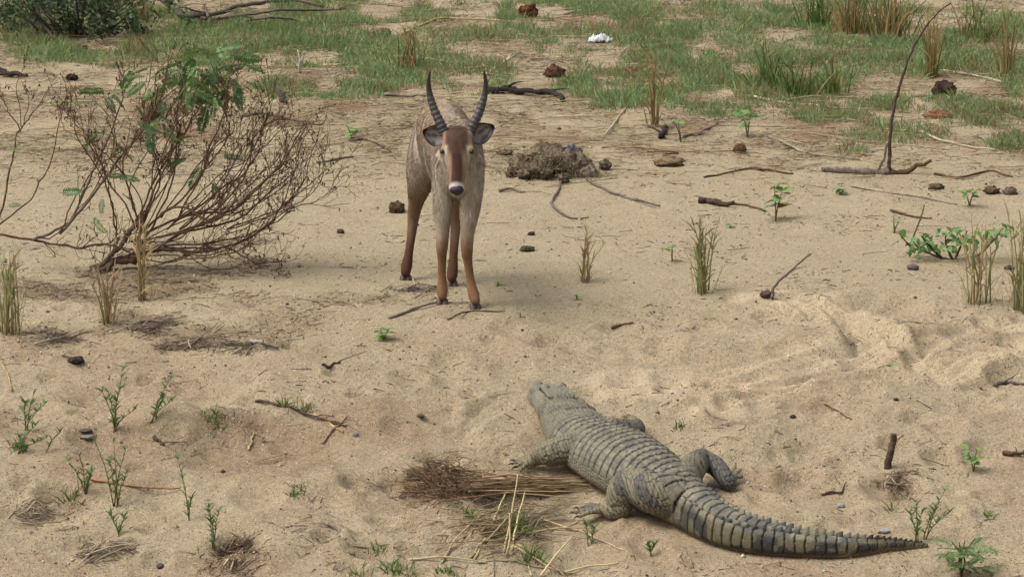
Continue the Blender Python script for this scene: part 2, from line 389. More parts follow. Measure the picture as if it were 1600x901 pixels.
for poly, w, d in trail_xy[:-2]: tm[vm] = np.maximum(tm[vm], sstep(2.2 * w, .6 * w, seg_dist(XF[vm], YF[vm], poly)[0]))
TRAILM = tm.copy(); tm = (tm * .45 * sstep(-.5, .3, fbm(XF / .25, YF / .25, 71, 2)))[:, None]; sandc = sandc * (1 - tm) + C(206, 189, 157) * tm      # fine dry sand dragged bare
nxg, nyg = len(gx), len(gy)
ii = (np.arange(nyg - 1)[:, None] * nxg + np.arange(nxg - 1)[None]).ravel()
me = np_mesh('ground', np.stack([XF, YF, ZF], -1), [np.stack([ii, ii + 1, ii + nxg + 1, ii + nxg], -1)], sandc, True)
al = np.ones((len(XF), 4), np.float32); al[:, :3] = sandc; al[:, 3] = 1 - .75 * TRAILM; me.attributes['Col'].data.foreach_set('color', al.ravel())      # alpha: how coarse the surface is
g = link('ground', me, M_sand, kind='structure'); g['label'] = 'pale coarse river sand sloping down towards the viewer'

# ------------------------------------------------------------------ body building: overlapping lofts fused into one skin
def loft(pts, ra, rb, n=6, sides=20, side_dir=None):
    """closed tapering limb; ra = half width along side_dir, rb = half height"""
    d = np.column_stack([np.asarray(pts, float), ra, rb if rb is not None else ra]); c = curve(d, n); p = c[:, :3]; a = np.maximum(c[:, 3], .002); b = np.maximum(c[:, 4], .002)
    T = np.gradient(p, axis=0); T /= np.linalg.norm(T, axis=1)[:, None]
    t0, t1 = T[0], T[-1]; m0 = min(a[0], b[0]); m1 = min(a[-1], b[-1])
    hs_ = [.35, .7, .93]; kk = [math.sqrt(1 - h * h) for h in hs_]
    p = np.vstack([[p[0] - t0 * m0 * h for h in hs_[::-1]], p, [p[-1] + t1 * m1 * h for h in hs_]])
    a = np.concatenate([[a[0] * k for k in kk[::-1]], a, [a[-1] * k for k in kk]]); b = np.concatenate([[b[0] * k for k in kk[::-1]], b, [b[-1] * k for k in kk]])
    T = np.vstack([[t0] * 3, T, [t1] * 3])
    sd_ = np.array([1.0, 0, 0]) if side_dir is None else np.asarray(side_dir, float)
    A = sd_ - T * (T @ sd_)[:, None]; A /= np.linalg.norm(A, axis=1)[:, None] + 1e-9; B = np.cross(T, A)
    th = np.arange(sides) * 2 * math.pi / sides
    V = (p[:, None] + A[:, None] * (a[:, None] * np.cos(th))[..., None] + B[:, None] * (b[:, None] * np.sin(th))[..., None]).reshape(-1, 3)
    nn = len(p); i = np.arange(nn - 1)[:, None] * sides; j = np.arange(sides)[None]; k = (j + 1) % sides
    F = np.stack([i + j, i + k, i + sides + k, i + sides + j], -1).reshape(-1, 4)
    e0 = np.arange(sides)[::-1][None]; e1 = (np.arange(sides) + (nn - 1) * sides)[None]
    return V, F, e0, e1
def ball(c, r, sub=None):
    c = np.asarray(c, float); r = np.broadcast_to(np.asarray(r, float), (3,)); nu, nv = 16, 10
    V = [c + r * np.array([0, 0, -1.0])]
    for j in range(1, nv):
        f = -math.pi / 2 + math.pi * j / nv
        for i in range(nu):
            t = 2 * math.pi * i / nu; V.append(c + r * np.array([math.cos(f) * math.cos(t), math.cos(f) * math.sin(t), math.sin(f)]))
    V.append(c + r * np.array([0, 0, 1.0])); F = []; F3 = []
    for i in range(nu):
        k = (i + 1) % nu; F3.append([0, 1 + k, 1 + i]); F3.append([len(V) - 1, 1 + (nv - 2) * nu + i, 1 + (nv - 2) * nu + k])
        for j in range(nv - 2): F.append([1 + j * nu + i, 1 + j * nu + k, 1 + (j + 1) * nu + k, 1 + (j + 1) * nu + i])
    return np.array(V), np.array(F), np.array(F3)
def fuse(name, parts, voxel, smooth_it):
    mb = MB()
    for q in parts:
        if len(q) == 4: mb.add(q[0], [q[1]], (.5, .5, .5)); n0 = mb.n - len(q[0]); mb.f.setdefault(q[2].shape[1], []).append(q[2] + n0); mb.f[q[2].shape[1]].append(q[3] + n0)
        else: mb.add(q[0], [q[1], q[2]], (.5, .5, .5))
    me = mb.mesh(name + '_raw'); o = bpy.data.objects.new(name + '_raw', me); COL.objects.link(o)
    m = o.modifiers.new('r', 'REMESH'); m.mode = 'VOXEL'; m.voxel_size = voxel; m.use_smooth_shade = True
    s = o.modifiers.new('s', 'SMOOTH'); s.factor = .5; s.iterations = smooth_it
    dg = bpy.context.evaluated_depsgraph_get(); me2 = bpy.data.meshes.new_from_object(o.evaluated_get(dg))
    bpy.data.objects.remove(o); bpy.data.meshes.remove(me)
    me2.name = name; me2.materials.clear()
    me2.polygons.foreach_set('use_smooth', np.ones(len(me2.polygons), bool))
    return me2
def verts_of(me):
    v = np.empty(len(me.vertices) * 3, np.float32); me.vertices.foreach_get('co', v); n = np.empty(len(me.vertices) * 3, np.float32); me.vertices.foreach_get('normal', n)
    return v.reshape(-1, 3).astype(float), n.reshape(-1, 3).astype(float)
def n3(v, sc, seed):
    return (fbm(v[:, 0] * sc + v[:, 2] * sc * .7, v[:, 1] * sc - v[:, 2] * sc * .8, seed, 3))
def mixc(c, new, m):
    m = np.clip(m, 0, 1)[:, None]; return c * (1 - m) + np.asarray(new) * m

# ------------------------------------------------------------------ antelope
WB = P(716, 475)
def make_antelope():
    root = thing('antelope', 'horned grey-brown antelope standing on the sand facing the viewer with lowered head', 'antelope', (WB[0], WB[1], ground_z(WB[0], WB[1])))
    def gz(x, y): return float(ground_z(WB[0] + x, WB[1] + y)) - float(ground_z(WB[0], WB[1]))
    parts = []
    parts.append(loft([(.03, -.03, .89), (.025, .08, .91), (0, .25, .915), (-.05, .5, .92), (-.095, .78, .96), (-.12, .98, .99), (-.135, 1.12, .97)],
                      [.09, .135, .158, .185, .182, .17, .10], [.16, .235, .26, .265, .25, .21, .14], 6, 26))
    parts.append(loft([(.0, .25, 1.02), (.01, .08, 1.02), (.005, -.08, 1.035), (0, -.20, 1.08)], [.13, .122, .105, .08], [.17, .19, .16, .11], 6, 24))     # neck
    parts.append(loft([(.02, .0, .80), (.02, -.07, .88), (.005, -.14, .97)], [.08, .09, .075], [.10, .11, .10], 5, 20))                                     # throat ruff and brisket
    hd = [(0, -.20, 1.135), (0, -.255, 1.115), (0, -.315, 1.055), (0, -.375, .98), (0, -.425, .915), (0, -.465, .865), (0, -.49, .838)]
    parts.append(loft(hd, [.072, .094, .097, .073, .055, .052, .042], [.075, .088, .085, .072, .058, .05, .036], 5, 22))
    for s in (-1, 1):
        parts.append(ball((s * .088, -.335, 1.07), (.022, .026, .026)))                 # brow over each eye
        parts.append(ball((s * .070, -.255, 1.155), (.036, .036, .036)))               # horn pedicle
        parts.append(ball((s * .028, -.488, .842), (.024, .022, .022)))                # nostril wing
    parts.append(loft([(0, -.36, .93), (0, -.42, .862), (0, -.455, .825)], [.05, .042, .032], [.045, .035, .025], 4, 16))   # lower jaw
    # legs: joint positions from shoulder or hip down to the pastern
    FL = [(-.08, .13, .92), (-.092, .10, .74), (-.10, .065, .60), (-.10, .045, .48), (-.105, .035, .375), (-.106, .035, .30), (-.106, .04, .18), (-.104, .03, .10), (-.104, .012, .055)]
    FR = [(.085, .04, .92), (.088, .0, .74), (.075, -.01, .60), (.062, -.02, .48), (.058, -.035, .375), (.064, -.035, .30), (.082, -.035, .18), (.098, -.05, .10), (.112, -.072, .055)]
    fr = [.085, .074, .060, .046, .040, .031, .028, .037, .034]
    HL = [(-.20, .98, .95), (-.24, .90, .78), (-.275, .93, .62), (-.30, 1.01, .50), (-.315, 1.055, .42), (-.325, 1.04, .33), (-.345, .99, .19), (-.36, .955, .10), (-.368, .93, .055)]
    HR = [(-.05, .95, .95), (-.02, .84, .78), (-.015, .84, .62), (-.02, .90, .50), (-.025, .935, .42), (-.032, .91, .33), (-.042, .82, .19), (-.048, .76, .10), (-.052, .73, .055)]
    hr = [.125, .118, .078, .052, .044, .034, .030, .038, .035]
    hoofs = []
    for L, r in ((FL, fr), (FR, fr), (HL, hr), (HR, hr)):
        L = np.array(L); dz = gz(L[-1, 0], L[-1, 1]); w = sstep(.75, .3, L[:, 2]); L[:, 2] += dz * w
        parts.append(loft(L, r, [q * 1.18 if i < 5 else q * 1.05 for i, q in enumerate(r)], 5, 16)); hoofs.append((L[-1], L is not None))
    me = fuse('body', parts, .0085, 9)
    V, Nn = verts_of(me); x, y, z = V.T
    # shaggy relief
    V2 = V + Nn * (.006 * n3(V * [1, 1, .35], 24, 3) * sstep(.5, .7, z))[:, None]
    me.vertices.foreach_set('co', V2.astype(np.float32).ravel())
    def hide_col(V):
        x, y, z = V.T; no = n3(V, 9, 8); no2 = n3(V * [1, .6, .3], 30, 18)
        c = np.ones((len(V), 1)) * C(166, 149, 130)
        c = mixc(c, C(164, 142, 116), sstep(.98, 1.16, z + .05 * no) * sstep(.1, .5, y) * .85)
        c = mixc(c, C(180, 156, 126), sstep(1.02, 1.1, z) * sstep(.75, 1.0, y) * .5)
        c = mixc(c, C(152, 138, 126), sstep(.2, .5, no) * sstep(.05, .3, y) * .6)
        c = mixc(c, C(205, 192, 172), sstep(.35, .02, y) * sstep(.62, .75, z) * sstep(1.12, .95, z) * (.6 + .35 * no))
        c = mixc(c, C(182, 156, 128), sstep(.15, .55, n3(V * [1, 1, .3], 11, 44)) * sstep(.45, -.05, y) * sstep(.7, .8, z) * .65)
        c = mixc(c, C(196, 182, 162), sstep(.30, .0, y) * sstep(.72, .62, z) * sstep(.5, .58, z) * .6)
        leg = sstep(.60, .40, z + .05 * no)
        c = mixc(c, C(146, 128, 108), leg * sstep(.4, .55, z))
        front = y < .45
        c = mixc(c, C(124, 94, 70), sstep(.52, .34, z + .06 * no) * front)
        c = mixc(c, C(138, 104, 76), sstep(.33, .22, z) * front * .8)
        c = mixc(c, C(124, 96, 74), sstep(.74, .48, z + .06 * no) * (~front) * .9)
        c = mixc(c, C(92, 64, 48), sstep(.38, .14, z) * (~front))
        # head
        ax = np.array([0, -.64, -.77]); fn = np.array([0, -.77, .64]); q = V - np.array([0, -.22, 1.14]); u = q @ ax; f = q @ fn
        hd = sstep(-.19, -.25, y) * sstep(.78, .82, z)
        hd = np.maximum(hd, ((u > .02) & (f > -.02) & (y < -.2)) * 1.0)
        c = mixc(c, C(156, 130, 106), hd)
        c = mixc(c, C(176, 160, 140), hd * sstep(.05, .09, np.abs(x)) * sstep(.12, .2, u) * .8)
        top = sstep(.0, .05, f)
        c = mixc(c, C(84, 64, 52), hd * top * sstep(.22, .14, u) * sstep(.085, .06, np.abs(x)))
        c = mixc(c, C(74, 54, 44), hd * sstep(.03, .0, u) * sstep(.05, .02, np.abs(x)) * .8)
        c = mixc(c, C(50, 38, 35), hd * top * sstep(.13, .20, u + .02 * no) * sstep(.038, .026, np.abs(x)) * sstep(.41, .37, u))
        c = mixc(c, C(96, 66, 50), hd * top * sstep(.10, .16, u) * sstep(.055, .035, np.abs(x)) * .5)
        c = mixc(c, C(198, 184, 160), hd * np.exp(-(((np.abs(x) - .072) / .012) ** 2)) * sstep(.10, .13, u) * sstep(.21, .16, u) * .9)
        c = mixc(c, C(202, 195, 184), hd * sstep(.365, .39, u) )
        c = mixc(c, C(206, 198, 186), hd * sstep(.30, .36, u) * sstep(.03, .0, f) * .9)
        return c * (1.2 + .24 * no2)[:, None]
    set_cols(me, hide_col(V))
    link('body', me, M_hide, root)
    # fur: short strands lying down and back
    me.calc_loop_triangles(); tri = np.empty(len(me.loop_triangles) * 3, np.int32); me.loop_triangles.foreach_get('vertices', tri); tri = tri.reshape(-1, 3)
    a, b, c = V2[tri[:, 0]], V2[tri[:, 1]], V2[tri[:, 2]]; ar = np.linalg.norm(np.cross(b - a, c - a), axis=1)
    cen = (a + b + c) / 3
    w = ar * np.where(cen[:, 2] > .5, 1, .5) * np.where((cen[:, 1] < -.22) & (cen[:, 2] > .8), .45, 1)
    nf = 78000; pick = rng.choice(len(tri), nf, p=w / w.sum()); r1 = np.sqrt(rng.random((nf, 1))); r2 = rng.random((nf, 1))
    base = a[pick] * (1 - r1) + b[pick] * r1 * (1 - r2) + c[pick] * r1 * r2
    nor = Nn[tri[pick, 0]]
    ishead = (base[:, 1] < -.22) & (base[:, 2] > .8)
    flow = np.tile([-.05, .45, -.75], (nf, 1)); flow[ishead] = [0, .35, .5]
    flow[base[:, 2] < .45] = [0, .1, -1]
    m = (base[:, 1] < .2) & ~ishead; flow[m] = [0, .1, -1]
    flow = flow + rng.normal(0, .18, (nf, 3)); flow -= nor * (flow * nor).sum(1)[:, None]; flow /= np.linalg.norm(flow, axis=1)[:, None] + 1e-9
    ln = np.where(base[:, 2] > .55, .034, .013); ln = np.where(ishead, .010, ln); ln = np.where(m & (base[:, 2] > .6), .048, ln) * rng.uniform(.6, 1.3, nf)
    d0 = flow + nor * rng.uniform(.03, .22, nf)[:, None]
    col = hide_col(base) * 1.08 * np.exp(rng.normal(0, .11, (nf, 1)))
    Vb, Fb, Cb = blades(base - nor * .002, d0, ln, .0030, .0, np.clip(col, 0, .8))
    link('fur', np_mesh('fur', Vb, Fb, Cb), M_fur, root, 'stuff')
    # hooves
    for (p, _), yaw in zip(hoofs, (0, .5, 0, .2)):
        mb = MB()
        for s in (-1, 1):
            gzz = gz(p[0], p[1]) - .034
            pts = [(s * .019, .012, .062), (s * .019, .0, .045), (s * .020, -.012, .022), (s * .019, -.022, .0)]
            v, f, cc = tube(curve(pts, 3), np.array([.018, .020, .021, .022, .0225, .023, .0235, .024, .0235, .023]), 10, C(92, 72, 58))
            ca, sa = math.cos(yaw), math.sin(yaw); v = np.column_stack([v[:, 0] * ca - v[:, 1] * sa, v[:, 0] * sa + v[:, 1] * ca, v[:, 2]])
            mb.add(v + np.array([p[0], p[1], gzz]), f, cc)
        link('hoof', mb.mesh('hoof'), M_horn, root)
    # horns
    for s in (-1, 1):
        hp = curve([(s * .078, -.245, 1.155), (s * .108, -.235, 1.225), (s * .148, -.205, 1.31), (s * .175, -.185, 1.40), (s * .183, -.20, 1.48), (s * .172, -.235, 1.565)], 16)
        n = len(hp); t = np.linspace(0, 1, n); r = .031 * (1 - t) ** .62 + .003
        ring = np.maximum(0, np.sin(t * 2 * math.pi * 15)) ** .7 * sstep(.72, .5, t)
        r = r * (1 + .15 * ring)
        cc = C(88, 82, 76)[None] * np.ones((n, 1)); cc = cc * (1 - .45 * sstep(.45, .9, t))[:, None] * (1 - .40 * (1 - ring) * sstep(.72, .5, t))[:, None]
        v, f, c_ = tube(hp, r, 14, cc); mb = MB().add(v, f, c_); link('horn', mb.mesh('horn'), M_horn, root)
    # ears: cupped, opening to the front
    for s, tip in ((-1, (-.220, -.215, 1.172)), (1, (.236, -.215, 1.205))):
        b0 = np.array([s * .082, -.215, 1.125]); d = np.array(tip) - b0; L = np.linalg.norm(d); d /= L
        fr_ = np.array([s * .10, -1, .12]); fr_ -= d * (fr_ @ d); fr_ /= np.linalg.norm(fr_); sd_ = np.cross(d, fr_)
        nu, nv = 16, 13; Vv = []; cc = []; cb = []
        for i in range(nu):
            u = i / (nu - 1); w = .004 + .066 * math.sin(math.pi * min(1, u ** .75 * .93 + .05)) ** .8 * (1 if u < .97 else .7)
            for j in range(nv):
                v = j / (nv - 1) * 2 - 1
                Vv.append(b0 + d * L * u + sd_ * w * v + fr_ * (w * .75 * (v * v) - .030 * math.sin(math.pi * u)))
                rim = max(abs(v) ** 3.2, sstep(.70, .92, u)); k = .5 + .5 * math.sin(v * 9 + u * 5)
                cc.append(C(188, 178, 166) * (1 - .6 * (k > .6) * (.3 < u < .8)) * (1 - rim) + C(50, 40, 36) * rim)
                cb.append(C(120, 92, 70) * (1 - rim) + C(55, 42, 38) * rim)
        Vv = np.array(Vv); bk = Vv - fr_ * .006
        F = np.array([[i * nv + j, i * nv + j + 1, (i + 1) * nv + j + 1, (i + 1) * nv + j] for i in range(nu - 1) for j in range(nv - 1)])
        edge = [j for j in range(nv)] + [i * nv + nv - 1 for i in range(1, nu)] + [(nu - 1) * nv + j for j in range(nv - 2, -1, -1)] + [i * nv for i in range(nu - 2, 0, -1)]
        m_ = nu * nv; E = np.array([[edge[i], edge[(i + 1) % len(edge)], edge[(i + 1) % len(edge)] + m_, edge[i] + m_] for i in range(len(edge))])
        mb = MB().add(np.vstack([Vv, bk]), [F, F[:, ::-1] + m_, E], np.vstack([cc, cb])); link('ear', mb.mesh('ear'), M_hide, root)
    for s in (-1, 1):
        v, f, f3 = ball((s * .094, -.354, 1.060), (.015, .018, .016)); mb = MB().add(v, [f, f3], C(24, 18, 16)); link('eye', mb.mesh('eye'), M_wet, root)
    # nose pad: heart shaped, dark
    th = np.linspace(0, 2 * math.pi, 24, endpoint=False); prof = np.stack([.041 * np.sin(th) * (1 + .12 * np.cos(th)), .029 * np.cos(th) - .008 * np.abs(np.sin(th)) ** 4 + .008 * np.abs(np.sin(th))], -1)
    nc = np.array([0, -.522, .842]); upv = np.array([0, .35, .94]); ou = np.array([0, -.94, .35])
    rings = []
    for k, h in ((1.12, -.03), (1.05, -.012), (.85, .002), (.45, .009)): rings.append(nc + ou * h + np.outer(prof[:, 0] * k, [1, 0, 0]) + np.outer(prof[:, 1] * k, upv))
    Vn = np.vstack(rings + [nc + ou * .010]); F = np.array([[r * 24 + j, r * 24 + (j + 1) % 24, r * 24 + 24 + (j + 1) % 24, r * 24 + 24 + j] for r in range(3) for j in range(24)])
    F3 = np.array([[72 + j, 72 + (j + 1) % 24, 96] for j in range(24)])
    link('nose', MB().add(Vn, [F, F3], C(40, 37, 38)).mesh('nose'), M_horn, root)
make_antelope()

# ------------------------------------------------------------------ crocodile
def croc_mat(name, vor):
    m = attr_mat(name, .62, 45, .18, spec=.3); n, l = m.node_tree.nodes, m.node_tree.links; bs = n['Principled BSDF']
    tc = N_(n, 'ShaderNodeTexCoord'); v = N_(n, 'ShaderNodeTexVoronoi', feature='DISTANCE_TO_EDGE', Scale=vor); l.new(tc.outputs['Object'], v.inputs['Vector'])
    nz = N_(n, 'ShaderNodeTexNoise', Scale=120.0, Detail=4.0); l.new(tc.outputs['Object'], nz.inputs['Vector'])
    ad = N_(n, 'ShaderNodeMath', operation='MULTIPLY_ADD'); l.new(nz.outputs['Fac'], ad.inputs[0]); ad.inputs[1].default_value = .5; l.new(v.outputs['Distance'], ad.inputs[2])
    bp = N_(n, 'ShaderNodeBump', Strength=.6, Distance=.008); l.new(ad.outputs[0], bp.inputs['Height']); l.new(bp.outputs[0], bs.inputs['Normal'])
    return m
M_croc = croc_mat('crocodile_skin', 75.0); M_croc2 = croc_mat('crocodile_scute', 60.0)
def make_croc():
    mid = croc_line; o0 = np.array([*gb([(980, 757)])[0], 0]); o0[2] = base_h(o0[0], o0[1])
    root = thing('crocodile', 'large grey-olive crocodile lying stretched on the sand with its head turned away', 'crocodile', o0)
    bz = lambda p: base_h(p[..., 0], p[..., 1])
    seg = np.linalg.norm(np.diff(mid, axis=0), axis=1); S = np.concatenate([[0], np.cumsum(seg)]); Ltot = S[-1]
    ctrl = S[::10]                                             # arc length at each control point
    # half width, top height, height of the widest line, at control points
    hw = np.array([.060, .084, .148, .190, .218, .252, .196, .135, .110, .090, .068, .045, .028, .008])
    tp = np.array([.100, .120, .165, .215, .260, .305, .275, .235, .205, .182, .155, .112, .065, .022])
    mb = MB(); ns = 240; nt = 44
    s = np.linspace(0, Ltot, ns); cx = np.interp(s, S, mid[:, 0]); cy = np.interp(s, S, mid[:, 1])
    from_ctrl = lambda arr, q: np.interp(q, *(lambda cc: (np.linspace(0, 1, len(cc)), cc))(arr)) if False else np.interp(q, ctrl, arr)
    def smooth(a, k=9): return np.convolve(np.pad(a, k, mode='edge'), np.ones(2 * k + 1) / (2 * k + 1), 'valid')
    W = smooth(from_ctrl(hw, s), 7); Tt = smooth(from_ctrl(tp, s), 7)
    T = np.stack([np.gradient(cx), np.gradient(cy)], -1); T /= np.linalg.norm(T, axis=1)[:, None]
    for _ in range(3): T = np.stack([smooth(T[:, 0], 5), smooth(T[:, 1], 5)], -1); T /= np.linalg.norm(T, axis=1)[:, None]
    Lf = np.stack([-T[:, 1], T[:, 0]], -1)                     # head to tail is forward here, so this is the camera-right side
    th = np.arange(nt) * 2 * math.pi / nt
    tail = sstep(ctrl[7], ctrl[10], s)                         # 0 trunk, 1 compressed tail
    lx = np.cos(th)[None] * np.ones((ns, 1)); lz = np.sin(th)[None] * np.ones((ns, 1))
    ex = np.sign(lx) * np.abs(lx) ** (.80 + .1 * tail[:, None]) ; 
    low = Tt[:, None] * (.30 + .10 * tail[:, None])
    zz = np.where(lz > 0, low + (Tt[:, None] - low) * np.abs(lz) ** .92, low + low * lz)
    X = cx[:, None] + Lf[:, 0][:, None] * ex * W[:, None]; Y = cy[:, None] + Lf[:, 1][:, None] * ex * W[:, None]
    Vt = np.stack([X, Y, zz - .008], -1).reshape(-1, 3)
    i = np.arange(ns - 1)[:, None] * nt; j = np.arange(nt)[None]; k = (j + 1) % nt
    F = np.stack([i + j, i + k, i + nt + k, i + nt + j], -1).reshape(-1, 4)
    parts = [(Vt, F, np.arange(nt)[::-1][None], (np.arange(nt) + (ns - 1) * nt)[None])]
    H = lambda px, py, h: (lambda p: np.array([p[0], p[1], h]))(PB(px, py, h))
    # head: snout bulb, eye ridges, skull table, jowls (x, y in place; height above the slope)
    def on(sv, lat, h):
        c = np.array([np.interp(sv, s, cx), np.interp(sv, s, cy)]); l = np.array([np.interp(sv, s, Lf[:, 0]), np.interp(sv, s, Lf[:, 1])]); return np.array([*(c + l * lat), h])
    hs_ = ctrl[2]
    parts.append(ball(on(.035, 0, .075), (.062, .062, .048))); parts.append(ball(on(.02, 0, .112), (.034, .034, .022)))
    sdir_ = np.array([*Lf[20], 0])
    parts.append(loft([on(.02, 0, .055), on(.14, 0, .06), on(.26, 0, .065), on(hs_ + .04, 0, .075)], [.052, .062, .098, .13], [.045, .045, .05, .06], 5, 18, sdir_))
    parts.append(loft([on(hs_ - .15, 0, .140), on(hs_ - .08, 0, .155), on(hs_ + .0, 0, .160), on(hs_ + .04, 0, .155)], [.045, .070, .08, .075], [.030, .030, .028, .025], 5, 18, sdir_))
    for sg in (-1, 1):
        parts.append(ball(on(hs_ - .115, sg * .052, .168), (.032, .036, .028)))
        parts.append(loft([on(hs_ - .10, sg * .060, .172), on(hs_ + .025, sg * .072, .170)], [.018, .020], [.012, .012], 4, 12, sdir_))
        parts.append(loft([on(hs_ - .08, sg * .075, .075), on(hs_ + .02, sg * .112, .085), on(hs_ + .14, sg * .125, .085)], [.03, .045, .03], [.045, .062, .05], 5, 16, sdir_))
    LIMBS = []
    def limb(pts, ra): parts.append(loft(pts, ra, None, 6, 16)); LIMBS.append(np.array(pts, float)[:, :3])
    def foot(w, toes, r0):
        for t in toes:
            t = np.array(t, float); m = (w + t) / 2 + np.array([0, 0, .012]); parts.append(loft([w, m, t], [r0 * 1.3, r0, r0 * .6], None, 4, 10)); LIMBS.append(np.array([w, t]))
    claws = []
    # camera-left foreleg
    sh, el, wr = H(893, 700, .13), H(851, 708, .09), H(827, 722, .030)
    limb([H(920, 695, .15), H(900, 698, .14), H(876, 703, .12), H(858, 708, .10)], [.085, .085, .082, .074])
    limb([H(858, 707, .10), el, H(838, 713, .06), wr], [.070, .066, .052, .036])
    tt = [H(801, 724, .012), H(806, 729, .010), H(817, 732, .008), H(803, 719, .012)]; foot(wr, tt, .013); claws += [(wr, t) for t in tt]
    # camera-left hind leg: thigh out to the raised knee, shank down, foot flat and pointing left
    kn, an = H(982, 752, .20), H(968, 793, .055)
    limb([H(1050, 775, .15), H(1022, 770, .17), H(1000, 760, .185), kn], [.125, .118, .105, .080])
    limb([kn, H(972, 765, .15), H(968, 782, .09), an, H(955, 797, .04)], [.078, .084, .080, .066, .048])
    tt = [H(897, 800, .010), H(905, 806, .008), H(903, 793, .012), H(918, 790, .014)]; foot(H(950, 796, .036), tt, .016); claws += [(an, t) for t in tt]
    parts.append(loft([H(955, 796, .035), H(930, 796, .024), H(908, 800, .010)], [.04, .042, .034], [.026, .018, .008], 5, 14, (0, 1, 0)))
    # camera-right hind leg
    kn2, an2 = H(1096, 717, .115), H(1136, 750, .055)
    limb([H(1064, 755, .16), H(1080, 733, .15), kn2], [.10, .086, .064])
    limb([kn2, H(1118, 728, .10), an2, H(1142, 756, .035)], [.060, .056, .050, .038])
    tt = [H(1149, 726, .012), H(1158, 745, .008), H(1156, 735, .010)]; foot(H(1141, 752, .030), tt, .013); claws += [(an2, t) for t in tt]
    # camera-right foreleg: only its elbow shows
    limb([H(955, 672, .17), H(980, 672, .13), H(994, 670, .09), H(988, 657, .03)], [.075, .066, .056, .034])
    foot(H(988, 657, .03), [H(978, 648, .010), H(972, 650, .008)], .012)
    me = fuse('body', parts, .0052, 4)
    V, Nn = verts_of(me)
    # spine coordinates for every vertex
    ss = np.linspace(0, Ltot, 900); px = np.interp(ss, s, cx); py = np.interp(ss, s, cy); lfx = np.interp(ss, s, Lf[:, 0]); lfy = np.interp(ss, s, Lf[:, 1])
    sv = np.empty(len(V)); lat = np.empty(len(V))
    for a in range(0, len(V), 20000):
        q = V[a:a + 20000]; d2 = (q[:, 0][:, None] - px) ** 2 + (q[:, 1][:, None] - py) ** 2; m = d2.argmin(1)
        sv[a:a + 20000] = ss[m]; lat[a:a + 20000] = (q[:, 0] - px[m]) * lfx[m] + (q[:, 1] - py[m]) * lfy[m]
    hgt = V[:, 2]; wv = np.interp(sv, s, W); tv = np.interp(sv, s, Tt)
    ldist = np.full(len(V), 9.0)
    for L in LIMBS:
        for a, b in zip(L[:-1], L[1:]):
            d = b - a; t = np.clip(((V - a) @ d) / (d @ d), 0, 1); ldist = np.minimum(ldist, np.linalg.norm(V - a - t[:, None] * d, axis=1))
    ang = np.arctan2(np.clip((hgt - tv * .32) / (tv * .68 + 1e-6), -1, 1.5), lat / (wv + 1e-6))          # 0..pi over the back
    arc = (math.pi / 2 - ang)                                                                        # 0 on the midline
    expect = np.abs(lat) <= wv * 1.04
    onleg = sstep(.115, .085, ldist) * sstep(.02, .035, np.hypot(lat / (wv + 1e-6), np.clip(hgt / (tv + 1e-6), 0, 2)) - .96 + .0)
    onleg = np.maximum(onleg, sstep(1.02, 1.12, np.abs(lat) / (wv + 1e-6)))
    trunk0, trunk1 = ctrl[4] - .10, ctrl[6]
    body = sstep(trunk0 - .02, trunk0 + .02, sv) * (1 - onleg)
    sp_ = np.where(sv < ctrl[7], .050, .050 - .012 * sstep(ctrl[9], Ltot, sv))
    u = sv / .056
    ph = u - np.floor(u)                                        # band phase
    wob = .05 * np.sin(arc * 5 + np.floor(u) * 1.7)
    tailm = sstep(ctrl[6] + .05, ctrl[8], sv)
    dors = sstep(1.45, 1.25, np.abs(arc)) * body * (hgt > tv * .3)
    dors_t = body * tailm
    band = np.maximum(dors, dors_t * sstep(.02, .05, hgt))
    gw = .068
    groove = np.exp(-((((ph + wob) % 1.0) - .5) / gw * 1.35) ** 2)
    cw = arc * wv * 1.15 / .052                                 # column coordinate, about 5 cm scutes
    cwp = cw - np.round(cw); colg = np.exp(-((np.abs(cwp) - .5) / .10) ** 2)
    keel = np.exp(-(cwp / .13) ** 2) * sstep(.55, 1.0, (ph + .5 + wob) % 1.0 + .0) * (np.abs(cw) < 3.6)
    disp = band * (-.013 * groove + .0045 * (1 - groove) * ((ph + .5) % 1.0)) + dors * (1 - tailm * .6) * (.0085 * keel - .0025 * colg)
    # nape shields
    for c0, lt, rr in ((ctrl[3] - .05, -.045, .045), (ctrl[3] - .05, .045, .045), (ctrl[3] + .015, -.04, .04), (ctrl[3] + .015, .04, .04), (ctrl[3] - .04, -.11, .03), (ctrl[3] - .04, .11, .03)):
        e = np.maximum(np.abs(sv - c0) / (rr * .75), np.abs(lat - lt) / rr); disp += .012 * sstep(1.1, .85, e) * (hgt > .1)
    small = (1 - band) * sstep(ctrl[1], ctrl[2] + .05, sv)
    # neck, flank and leg scales: jittered cells
    uu, vv = np.where(onleg > .5, V[:, 0] * 42 + hgt * 20, sv * 44), np.where(onleg > .5, V[:, 1] * 42 - hgt * 30, arc * wv * 40 + hgt * 12)
    cell = np.full(len(V), 9.0); cell2 = np.full(len(V), 9.0)
    fu, fv = np.floor(uu), np.floor(vv)
    for a in (-1, 0, 1):
        for b in (-1, 0, 1):
            hx = hash2(fu + a, fv + b, 4); hy = hash2(fu + a, fv + b, 7); d = np.hypot(fu + a + .2 + .6 * hx - uu, fv + b + .2 + .6 * hy - vv)
            cell2 = np.minimum(cell2, np.maximum(cell, d)); cell = np.minimum(cell, d)
    crack = sstep(.20, .04, cell2 - cell)
    disp += small * (-.0055 * crack)
    disp += .0025 * n3(V, 14, 71)
    V2 = V + Nn * disp[:, None]
    # colour of the skin
    no = n3(V, 6, 12); nf = n3(V, 22, 13)
    c = np.ones((len(V), 1)) * C(138, 131, 108)
